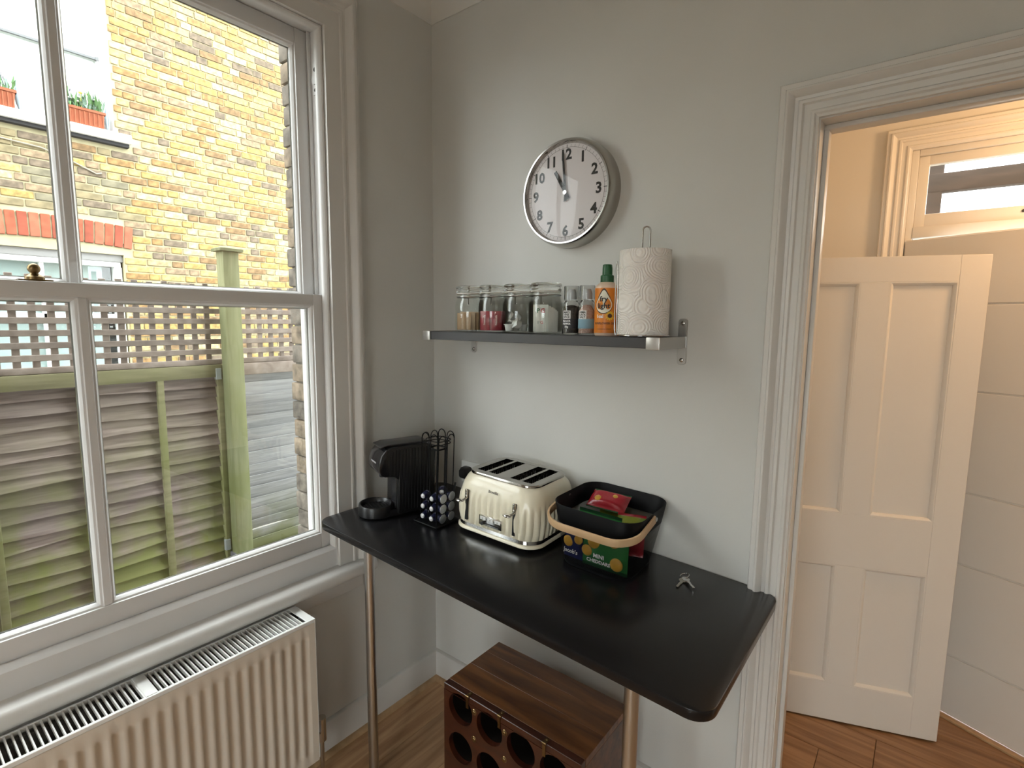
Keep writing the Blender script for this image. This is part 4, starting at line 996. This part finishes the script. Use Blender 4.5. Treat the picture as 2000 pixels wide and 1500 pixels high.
# milk pots
x, y = JX[2]; MP = mat('milk_pot_white', (0.80, 0.79, 0.78), 0.4); MF = mat('milk_foil', (0.12, 0.12, 0.115), 0.35, .5)
pb = mesh('cup', MB().lathe([(0, 0), (.0125, 0), (.0135, .002), (.0165, .020), (.0195, .021), (.0195, .0225), (0, .0225)], 20), MP, smooth=40)
pl_ = mesh('foil_lid', MB().prism([(.0197*math.cos(2*PI*k/20), .0197*math.sin(2*PI*k/20)) for k in range(17)]+[(.030, -.009)], .0226, .0232), MF)
plw = mesh('foil_lid', MB().prism([(.0197*math.cos(2*PI*k/20), .0197*math.sin(2*PI*k/20)) for k in range(17)]+[(.030, -.009)], .0226, .0232), MP)
for dx, dy, dz, rx, ry, rz, fm, nm in ((-.020, -.026, .0, 0, 0, .3, plw, 'upright white milk pot at the left of the jar'), (.012, -.008, .0195, 1.15, 0, -.5, plw, 'tipped milk pot at the right of the jar'), (-.010, -.004, .042, 1.25, 0, -.9, plw, 'white milk pot lying on top at the left of the pile'), (.006, -.006, .040, .95, .4, -.9, pl_, 'milk pot showing its dark foil lid in the middle of the pile'), (.0, .026, 0, 0, 0, 1, plw, 'upright milk pot at the back of the jar')):
    c = thing('milk_pot', nm+' of milk', 'milk pot', M=T(x+dx, y+dy, bz+dz) @ RZ(rz) @ RX(rx) @ RY(ry), group='milk pots in the third jar')
    link('cup', pb, c); link('foil_lid', fm, c)
# tea sachets
x, y = JX[3]; GRNI = mat('tea_green', (0.03, 0.16, 0.09), .5); REDI = mat('tea_red', (0.45, 0.03, 0.04), .5)
for i in range(6):
    art = [('P', -.008, .062, .020, GRNI, 0, .0006), ('G', .007, .062, .020, REDI, 0, .0006), ('P', -.006, .026, .013, GRNI, 0, .0004), ('G', .004, .026, .013, REDI, 0, .0004)] if i == 0 else ()
    nm = ('frontmost tea sachet with PG lettering in the fourth jar', 'second tea sachet in the fourth jar', 'third tea sachet in the fourth jar', 'fourth tea sachet in the fourth jar', 'fifth tea sachet in the fourth jar', 'rearmost tea sachet in the fourth jar')[i]
    d = Vector((.75, .66, 0))*(i*.0085)+Vector((.006, .002, 0))
    sachet('tea_sachet', nm, 'sachet', x-.014+d.x, y-.018+d.y, bz, math.radians(26 if i == 0 else 34+6*i), 0, (.050, .050, .050, .046, .040, .032)[i], .088-.004*i, .006, PALEP if i == 0 else PAPERW, art, grp='tea sachets in the fourth jar')

# ---- spice grinders
CLR = glass_mat('clear_plastic', (0.97, 0.98, 0.98)); PEP = mat('peppercorns', (0.02, 0.017, 0.016), .6, c2=(0.07, 0.055, 0.045), vscale=180, bump=1, bscale=200); SALT = mat('pink_salt', (0.60, 0.34, 0.25), .6, c2=(0.75, 0.55, 0.46), vscale=160, bump=1, bscale=200)
LBW = mat('white_label', (0.72, 0.72, 0.72), .6); LBK = mat('black_label', (0.02, 0.02, 0.024), .5); LBB = mat('blue_label', (0.20, 0.34, 0.42), .6)
def grinder(x, y, lab, fill, pink):
    g = thing('spice_grinder', lab, 'grinder', (x, y, SZ+.0006), group='clear spice grinders on the shelf')
    r = .0285
    obj('bottle', MB().lathe([(0, 0), (r-.002, 0), (r, .003), (r, .085), (r-.004, .098), (.019, .106), (.019, .110), (.0165, .110), (.0165, .104), (r-.005, .096), (r-.0022, .084), (r-.0022, .006), (0, .005)], 30), CLR, g, smooth=50)
    obj('contents', MB().lathe([(0, .006), (r-.0032, .006), (r-.0032, .072 if pink else .085), (.012, .092), (0, .094)], 24), fill, g, smooth=50)
    mb = MB(); mb.lathe([(.0195, .1065), (.0240, .1065), (.0240, .150), (.0230, .152), (0, .152), (0, .149), (.0215, .149), (.0215, .110), (.0195, .110)], 30); obj('cap', mb, CLR, g, smooth=50)
    mb = MB(); mb.lathe([(0, .1105), (.0155, .1105), (.0155, .128), (.011, .140), (0, .140)], 20); obj('grinding_head', mb, mat('clear_grey', (0.55, 0.56, 0.57), .3), g, smooth=40)
    a0 = math.radians(-72)
    def patch(w, h, zc, dx, m, nm):
        n = 10; V = []; 
        for i in range(n+1):
            xx = -w/2+w*i/n
            V += [(xx, -h/2, 0), (xx, h/2, 0)]
        q = MB(); q.add(V, [(2*i, 2*i+2, 2*i+3, 2*i+1) for i in range(n)]); wrap(q, r, a0, zc, dx, .0004); return obj(nm, q, m, g, smooth=60)
    patch(.060, .030, .035, .004, LBB if pink else LBK, 'label_band')
    patch(.026, .026, .062, -.008, LBW, 'label_square')
    ls = (('HIMA', .068), ('LAYA', .0605), ('SALT', .053)) if pink else (('MAPS', .068), ('FINE', .0605), ('SPICE', .053))
    for s, z in ls: obj('lettering', wrap(text(s, .0085, .0002, bold=.0002), r, a0, z-.001, -.008, .0007), INK, g, smooth=0)
    if not pink:
        for s, z in (('BLACK', .040), ('PEPPER', .031), ('50g', .022)): obj('lettering', wrap(text(s, .0085, .0002, bold=.0002), r, a0, z, -.008, .0008), WHITEINK, g, smooth=0)
    return g
grinder(.754, -.115, 'clear grinder of black peppercorns with a dark label', PEP, False)
grinder(.813, -.118, 'clear grinder of pink salt with a pale blue label', SALT, True)

# ---- cooking-oil spray bottle
ob_ = thing('spray_bottle', 'orange cooking oil spray bottle with a green cap', 'bottle', (.880, -.118, SZ+.0006))
BOT = mat('peach_bottle', (0.72, 0.55, 0.42), .35); ORG = mat('orange_label', (0.70, 0.23, 0.015), .4, c2=(0.62, 0.17, 0.01), vscale=14); GCAP = mat('green_cap', (0.012, 0.09, 0.03), .35)
rB = .0345
obj('bottle_body', MB().lathe([(0, 0), (rB-.003, 0), (rB, .004), (rB, .142), (rB-.002, .149), (rB-.010, .156), (.019, .160), (0, .160)], 36), BOT, ob_, smooth=45)
q = MB(); q.lathe([(rB+.0003, .008), (rB+.0006, .0085), (rB+.0006, .1395), (rB+.0003, .140)], 48); obj('label', MB().loft([[( (rB+.0006)*math.cos(2*PI*i/48), (rB+.0006)*math.sin(2*PI*i/48), z) for i in range(48)] for z in (.008, .141)], False, False), ORG, ob_, smooth=60)
mb = MB(); mb.lathe([(0, .158), (.0195, .158), (.0200, .160), (.0200, .178), (.0185, .180), (.0150, .181), (.0148, .200), (.0138, .2105), (.012, .212), (0, .212)], 30); obj('spray_cap', mb, GCAP, ob_, smooth=35)
A0 = math.radians(-70)
def drop(sc):
    P = []
    for k in range(40):
        a = 2*PI*k/40-PI/2; x = math.cos(a)*.0245*sc; y = math.sin(a)*.0245*sc
        if y > 0: f = y/(.0245*sc); y = .0245*sc*(f*1.0+.75*f**3); x *= (1-.38*f**2)
        P.append((x, y))
    return P
def flat(P, off): q = MB(); n = len(P); q.add([(0, 0.004, 0)]+[(x, y, 0) for x, y in P], [(0, i+1, (i+1) % n+1) for i in range(n)]); return wrap(q, rB, A0, .092, -.003, off)
obj('drop_outline', flat(drop(1.12), .0009), mat('brown_ink', (0.05, 0.02, 0.008), .5), ob_, smooth=0)
obj('drop', flat(drop(1.0), .0012), mat('cream_print', (0.74, 0.72, 0.60), .5), ob_, smooth=0)
obj('lettering', wrap(text('fry', .0215, .0002, bold=.0005), rB, A0, .102, -.003, .0016), INK, ob_, smooth=0)
obj('lettering', wrap(text('light', .0215, .0002, bold=.0005), rB, A0, .0815, -.003, .0016), INK, ob_, smooth=0)
obj('lettering', wrap(text('1cal', .014, .0002, bold=.0004), rB, A0, .053, -.014, .0010), WHITEINK, ob_, smooth=0)
obj('lettering', wrap(text('SUNFLOWER OIL', .0085, .0002, bold=.0003), rB, A0, .034, 0, .0010), mat('brown_ink2', (0.09, 0.03, 0.008), .5), ob_, smooth=0)
obj('lettering', wrap(text('COOKING SPRAY', .0055, .0002), rB, A0, .018, 0, .0010), mat('brown_ink3', (0.09, 0.03, 0.008), .5), ob_, smooth=0)
q = MB(); n = 12
for k in range(n):
    a = 2*PI*k/n; q.add([(.016, .059, 0), (.016+.011*math.cos(a-.2), .059+.011*math.sin(a-.2), 0), (.016+.015*math.cos(a), .059+.015*math.sin(a), 0), (.016+.011*math.cos(a+.2), .059+.011*math.sin(a+.2), 0)], [(0, 1, 2, 3)])
obj('sunflower_petals', wrap(q, rB, A0, 0, 0, .0010), mat('sunflower_yellow', (0.78, 0.52, 0.03), .5), ob_, smooth=0)
q = MB(); q.add([(.016+.0065*math.cos(2*PI*k/14), .059+.0065*math.sin(2*PI*k/14), 0) for k in range(14)], [tuple(range(14))]); obj('sunflower_centre', wrap(q, rB, A0, 0, 0, .0014), mat('sunflower_brown', (0.06, 0.022, 0.01), .5), ob_, smooth=0)

# ---- kitchen roll on its wire holder
KX, KY = .998, -.112
kh = thing('roll_holder', 'chrome wire kitchen roll holder on the shelf', 'roll holder', (KX, KY, SZ+.0006))
mb = MB(); mb.tube([(.074*math.cos(a), .074*math.sin(a), .003) for a in [2*PI*k/40 for k in range(40)]], .0024, 8, True); mb.tube([(-.074, 0, .003), (.074, 0, .003)], .002, 6); obj('base_ring', mb, CHROME, kh, smooth=60)
a_ = math.radians(-58); ux, uy = math.cos(a_+PI/2), math.sin(a_+PI/2); s = .0105; h = .312
pts = [(-ux*s, -uy*s, .004), (-ux*s, -uy*s, h-s)]+[(-ux*s*math.cos(a), -uy*s*math.cos(a), h-s+s*math.sin(a)) for a in [PI*k/8 for k in range(1, 8)]]+[(ux*s, uy*s, h-s), (ux*s, uy*s, .004)]
obj('upright_loop', MB().tube(pts, .0023, 8), DARKSTEEL, kh, smooth=60)
px, py = -.077, -.030
obj('guard_wire', MB().tube([(px*.95, py*.95, .003), (px, py, .02), (px, py, .19), (px*1.0+.006, py-.006, .215), (px+.012, py-.010, .19), (px+.012, py-.010, .02), (px*.85, py*1.2, .003)], .0017, 8), CHROME, kh, smooth=60)
def roll_mat():
    m, nt, b = new_mat('embossed_tissue'); b.inputs['Base Color'].default_value = (0.86, 0.83, 0.79, 1); b.inputs['Roughness'].default_value = .9
    tc = nt.nodes.new('ShaderNodeTexCoord'); v = nt.nodes.new('ShaderNodeTexVoronoi'); v.inputs['Scale'].default_value = 17; nt.links.new(tc.outputs['Object'], v.inputs['Vector'])
    mu = nt.nodes.new('ShaderNodeMath'); mu.operation = 'MULTIPLY'; mu.inputs[1].default_value = 60; nt.links.new(v.outputs['Distance'], mu.inputs[0])
    sn = nt.nodes.new('ShaderNodeMath'); sn.operation = 'SINE'; nt.links.new(mu.outputs[0], sn.inputs[0])
    bp = nt.nodes.new('ShaderNodeBump'); bp.inputs['Strength'].default_value = .6; bp.inputs['Distance'].default_value = .002; nt.links.new(sn.outputs[0], bp.inputs['Height']); nt.links.new(bp.outputs[0], b.inputs['Normal'])
    return m
ROLL = roll_mat(); rr = .0735
kr = thing('kitchen_roll', 'white embossed kitchen roll standing on the wire holder', 'kitchen roll', (KX, KY, SZ+.0066))
P = []
for k in range(73):
    a = 2*PI*k/72+math.radians(186); P.append(((rr-.0022*(k/72))*math.cos(a), (rr-.0022*(k/72))*math.sin(a)))
P.append((P[-1][0]*.95, P[-1][1]*.95))
mb = MB(); inn = [(.021*math.cos(2*PI*k/74+math.radians(186)), .021*math.sin(2*PI*k/74+math.radians(186))) for k in range(74)]
mb.loft([loop3(inn, .001), loop3(P, 0), loop3(P, .238), loop3(inn, .2375), loop3(inn, .001)], False, False); obj('paper', mb, ROLL, kr, smooth=40)
obj('loose_sheet', MB().loft([[( (rr+.001+.006*max(0, (k-3)/5))*math.cos(math.radians(200-k*4)), (rr+.001+.006*max(0, (k-3)/5))*math.sin(math.radians(200-k*4)), z) for k in range(9)] for z in (0, .238)], False, False, closed=False), ROLL, kr, smooth=60)
obj('cardboard_core', MB().lathe([(.0195, .0), (.0208, .0), (.0208, .238), (.0195, .238)], 30, closed=True), mat('cardboard', (0.38, 0.28, 0.18), .9), kr, smooth=40)

# ================================================================== WALL CLOCK
CKX, CKZ, CR, CD = .681, 2.038, .174, .062
ck = thing('wall_clock', 'round chrome wall clock with a white dial showing one minute to eleven', 'clock', M=T(CKX, -.0005, CKZ) @ RX(PI/2))
mb = MB(); mb.lathe([(0, 0), (CR, 0), (CR, .030), (CR-.001, .040), (CR-.004, .050), (CR-.007, CD-.004), (CR-.010, CD), (CR-.015, CD), (CR-.0165, CD-.003), (CR-.019, CD-.009), (CR-.020, CD-.016), (0, CD-.016)], 96); obj('case', mb, DARKSTEEL, ck, smooth=30)
dz = CD-.0155; dr_ = CR-.0201
mb = MB(); mb.add([(dr_*math.cos(2*PI*k/72), dr_*math.sin(2*PI*k/72), dz) for k in range(72)], [tuple(range(72))]); dl = obj('dial', mb, mat('dial_white', (0.66, 0.62, 0.63), .5), ck)
RN = .121
for hnum in range(1, 13):
    a = PI/2-hnum*PI/6; t_ = text(str(hnum), .046, .0003, bold=.0016, cw=1.0); ys = [v[1] for v in t_.v]; xs_ = [v[0] for v in t_.v]
    t_.xf(T(RN*math.cos(a)-(min(xs_)+max(xs_))/2, RN*math.sin(a)-(min(ys)+max(ys))/2, dz+.0003)); obj('numeral', t_, INK, dl, smooth=0)
mb = MB(); mb.lathe([(dr_-.0125, dz+.0003), (dr_-.0118, dz+.0003), (dr_-.0118, dz+.0006), (dr_-.0125, dz+.0006)], 96, closed=True)
for k in range(60):
    a = k*PI/30; big = k % 5 == 0; r0 = dr_-(.0150 if big else .0120); w_ = .0010 if big else .0004
    c, s = math.cos(a), math.sin(a); mb.add([(r0*c-w_*s, r0*s+w_*c, dz+.0005), (r0*c+w_*s, r0*s-w_*c, dz+.0005), ((dr_-.003)*c+w_*s, (dr_-.003)*s-w_*c, dz+.0005), ((dr_-.003)*c-w_*s, (dr_-.003)*s+w_*c, dz+.0005)], [(0, 1, 2, 3)], 0)
obj('minute_track', mb, INK, dl, smooth=0)
def hand(nm, deg, l, back, w0, w1, z):
    a = PI/2-math.radians(deg); mb = MB(); mb.prism([(-back, -w0), (l, -w1), (l, w1), (-back, w0)], z, z+.0012); obj(nm, mb, INK, ck, M=RZ(a))
hand('hour_hand', 329.5, .082, .024, .0058, .0058, dz+.0035); hand('minute_hand', 354.5, .126, .028, .0042, .0034, dz+.0055); hand('second_hand', 186, .03, .012, .0012, .0008, dz+.0075)
mb = MB(); mb.cyl((0, 0, dz), (0, 0, dz+.0095), .0065, n=20); obj('hand_boss', mb, DARKSTEEL, ck)
mb = MB(); n_ = 8; gl = [(dr_+.001)*math.cos(PI/2*k/n_) for k in range(n_+1)]
mb.loft([[(max(g, 1e-4)*math.cos(2*PI*i/64), max(g, 1e-4)*math.sin(2*PI*i/64), CD-.006+.007*math.sin(PI/2*k/n_)) for i in range(64)] for k, g in enumerate(gl)], False, True); obj('cover_glass', mb, pane_mat('clock_glass', (0.98, 0.98, 0.98), .018), ck, smooth=80)

# ================================================================== WINE RACK
WR = wood('rosewood', (0.042, 0.012, 0.004), (0.170, 0.064, 0.018), (1.2, 9, 9), 3, 0.33, coat=.05, rand=.22, bump=.08); WRF = wood('rosewood_front', (0.026, 0.007, 0.004), (0.058, 0.016, 0.007), (2, 6, 6), 4, 0.3, coat=.1, rand=.05, bump=.05)
WX0, WX1, WYF, WYB, WZT = .508, 1.024, -.445, -.165, .450
wr = thing('wine_rack', 'dark reddish wooden wine rack with round bottle holes', 'wine rack', (.766, -.305, 0))
ox, oy = -.766, .305
for y0, y1 in ((WYF+.024, -.318), (-.318, -.236), (-.236, WYB)): obj('top_plank', MB().box(WX0+ox, y0+oy+.0003, WZT-.022, WX1+ox, y1+oy-.0003, WZT), WR, wr, .0004, 1)
obj('top_edge_strip', MB().box(WX0+ox, WYF+oy, WZT-.022, WX1+ox, WYF+.0235+oy, WZT), WRF, wr, .0015, 1)
for xa in (WX0, WX1-.018): obj('side_panel', MB().box(xa+ox, WYF+.020+oy, .004, xa+.018+ox, WYB+oy, WZT-.0225), WR, wr, .001, 1)
obj('back_panel', MB().box(WX0+.018+ox, WYB-.010+oy, .004, WX1-.018+ox, WYB+oy, WZT-.0225), WR, wr)
obj('bottom_panel', MB().box(WX0+.018+ox, WYF+.02+oy, .004, WX1-.018+ox, WYB-.01+oy, .022), WR, wr)
# front panel, pierced by a staggered grid of holes
mb = MB(); cw_, chh, hrad = .1205, .137, .0512; gx0 = .766-2*cw_; gz1 = .453; N = 32
yf = WYF
def cell(x0, x1, z0, z1, cx, cz):
    O = []; I = []
    for k in range(N):
        a = 2*PI*k/N+PI/4; c, s = math.cos(a), math.sin(a); m_ = max(abs(c), abs(s)); O.append((cx+c/m_*0, 0)); 
        O[-1] = ((x0+x1)/2+(x1-x0)/2*c/m_, (z0+z1)/2+(z1-z0)/2*s/m_); I.append((cx+hrad*c, cz+hrad*s))
    L = [[(x+ox, yf+.018+oy, z) for x, z in O], [(x+ox, yf+oy, z) for x, z in O], [(x+ox, yf+oy, z) for x, z in I], [(x+ox, yf+.018+oy, z) for x, z in I]]
    mb.loft(L, False, False)
HZ_ = (.385, .249, .113)
for c in range(4):
    for r in range(3):
        zt_ = (WZT-.0225, .317, .181)[r]; zb_ = (.317, .181, .004)[r]
        x0 = WX0 if c == 0 else .766+(c-2)*cw_; x1 = WX1 if c == 3 else .766+(c-1)*cw_
        cell(x0, x1, zb_, zt_, .766+(c-1.5)*cw_-.004, HZ_[r]-.004*(c-1))
obj('front_panel', mb, WRF, wr, smooth=40)
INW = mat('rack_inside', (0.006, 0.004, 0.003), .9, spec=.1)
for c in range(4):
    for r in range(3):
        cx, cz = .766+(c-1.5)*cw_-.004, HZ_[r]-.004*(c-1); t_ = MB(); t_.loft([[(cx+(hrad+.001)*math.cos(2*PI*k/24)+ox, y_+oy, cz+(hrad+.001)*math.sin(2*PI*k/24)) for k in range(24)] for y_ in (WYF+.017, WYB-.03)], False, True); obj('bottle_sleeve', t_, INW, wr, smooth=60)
for x_ in (.612, .742, .905):
    mb = MB(); mb.box(x_+ox-.006, WYF+oy-.001, WZT, x_+ox+.006, WYF+oy+.020, WZT+.0015); mb.cyl((x_+ox-.007, WYF+oy-.001, WZT), (x_+ox+.007, WYF+oy-.001, WZT), .003, n=10); mb.sph((x_+ox, WYF+oy+.012, WZT+.002), .003, (1, 1, .6), 8, 6); mb.box(x_+ox-.005, WYF+oy-.0025, WZT-.040, x_+ox+.005, WYF+oy-.0005, WZT-.004)
    obj('hinge', mb, BRASS, wr, smooth=40)
for x_, z_ in ((.640, .318), (.762, .318), (.88, .316), (.640, .41), (.762, .405), (.64, .18)):
    mb = MB(); mb.lathe([(0, .003), (.003, .003), (.005, .001), (.0085, .002), (.010, 0)], 16); mb.xf(T(x_+ox, WYF+oy-.0002, z_) @ RX(PI/2)); obj('brass_stud', mb, BRASS, wr, smooth=40)

# ================================================================== GARDEN DOORS BEHIND THE CAMERA, ADDED FILL LIGHT, HALL LAMP
d3 = sthing('door_3'); d3['label'] = 'white glazed garden doors in the wall behind the camera'
mb = MB(); mb.box(1.20, YR-.09, 0, 1.25, YR-.01, 2.15); mb.box(2.77, YR-.09, 0, 2.82, YR-.01, 2.15); mb.box(1.25, YR-.09, 2.09, 2.77, YR-.01, 2.15); obj('door_frame', mb, TRIM, d3)
for i in range(2):
    a = 1.25+i*.76; b = a+.76; mb = MB(); mb.box(a, YR-.075, .01, a+.07, YR-.03, 2.09); mb.box(b-.07, YR-.075, .01, b, YR-.03, 2.09); mb.box(a+.07, YR-.075, .01, b-.07, YR-.03, .20); mb.box(a+.07, YR-.075, 2.0, b-.07, YR-.03, 2.09); obj('leaf', mb, TRIM, d3); obj('pane', MB().box(a+.06, YR-.055, .19, b-.06, YR-.051, 2.01), GLASS, d3)
def fill_light(x, y, power, lab, col=(1, .93, .84)):  # unseen light added to brighten the kitchen
    t = thing('fill_light', lab, 'fill light', (x, y, ZC))
    obj('trim_ring', MB().lathe([(.10, -.001), (.16, -.001), (.16, -.03), (.15, -.045), (.14, -.045)], 36), WHITEP, t)
    obj('diffuser', MB().lathe([(0, -.05), (.142, -.045), (.142, -.040), (0, -.040)], 32), mat('fill_glow', (.9, .9, .9), .5, emit=(col, 6.0)), t)
    l = bpy.data.lights.new('lamp', 'AREA'); l.shape = 'DISK'; l.size = .26; l.energy = power; l.color = col
    lo = bpy.data.objects.new('fill_lamp', l); COL.objects.link(lo); lo.parent = t; lo.location = (0, 0, -.056)
fill_light(1.9, -3.45, KFILL, 'added round fill light on the ceiling behind the camera')
hl = thing('pendant_lamp', 'warm globe pendant lamp in the hall', 'pendant lamp', (2.25, .85, HZ))
obj('flex', MB().cyl((0, 0, 0), (0, 0, -.30), .004), BLACK, hl); obj('globe', MB().sph((0, 0, -.38), .08, nu=24, nv=14), mat('warm_globe', (.9, .8, .6), .4, emit=((1, .62, .28), 8)), hl, smooth=60)
l = bpy.data.lights.new('hall_bulb', 'POINT'); l.energy = HLAMP; l.color = (1.0, .62, .32); l.shadow_soft_size = .09
lo = bpy.data.objects.new('bulb_light', l); COL.objects.link(lo); lo.parent = hl; lo.location = (0, 0, -.50)
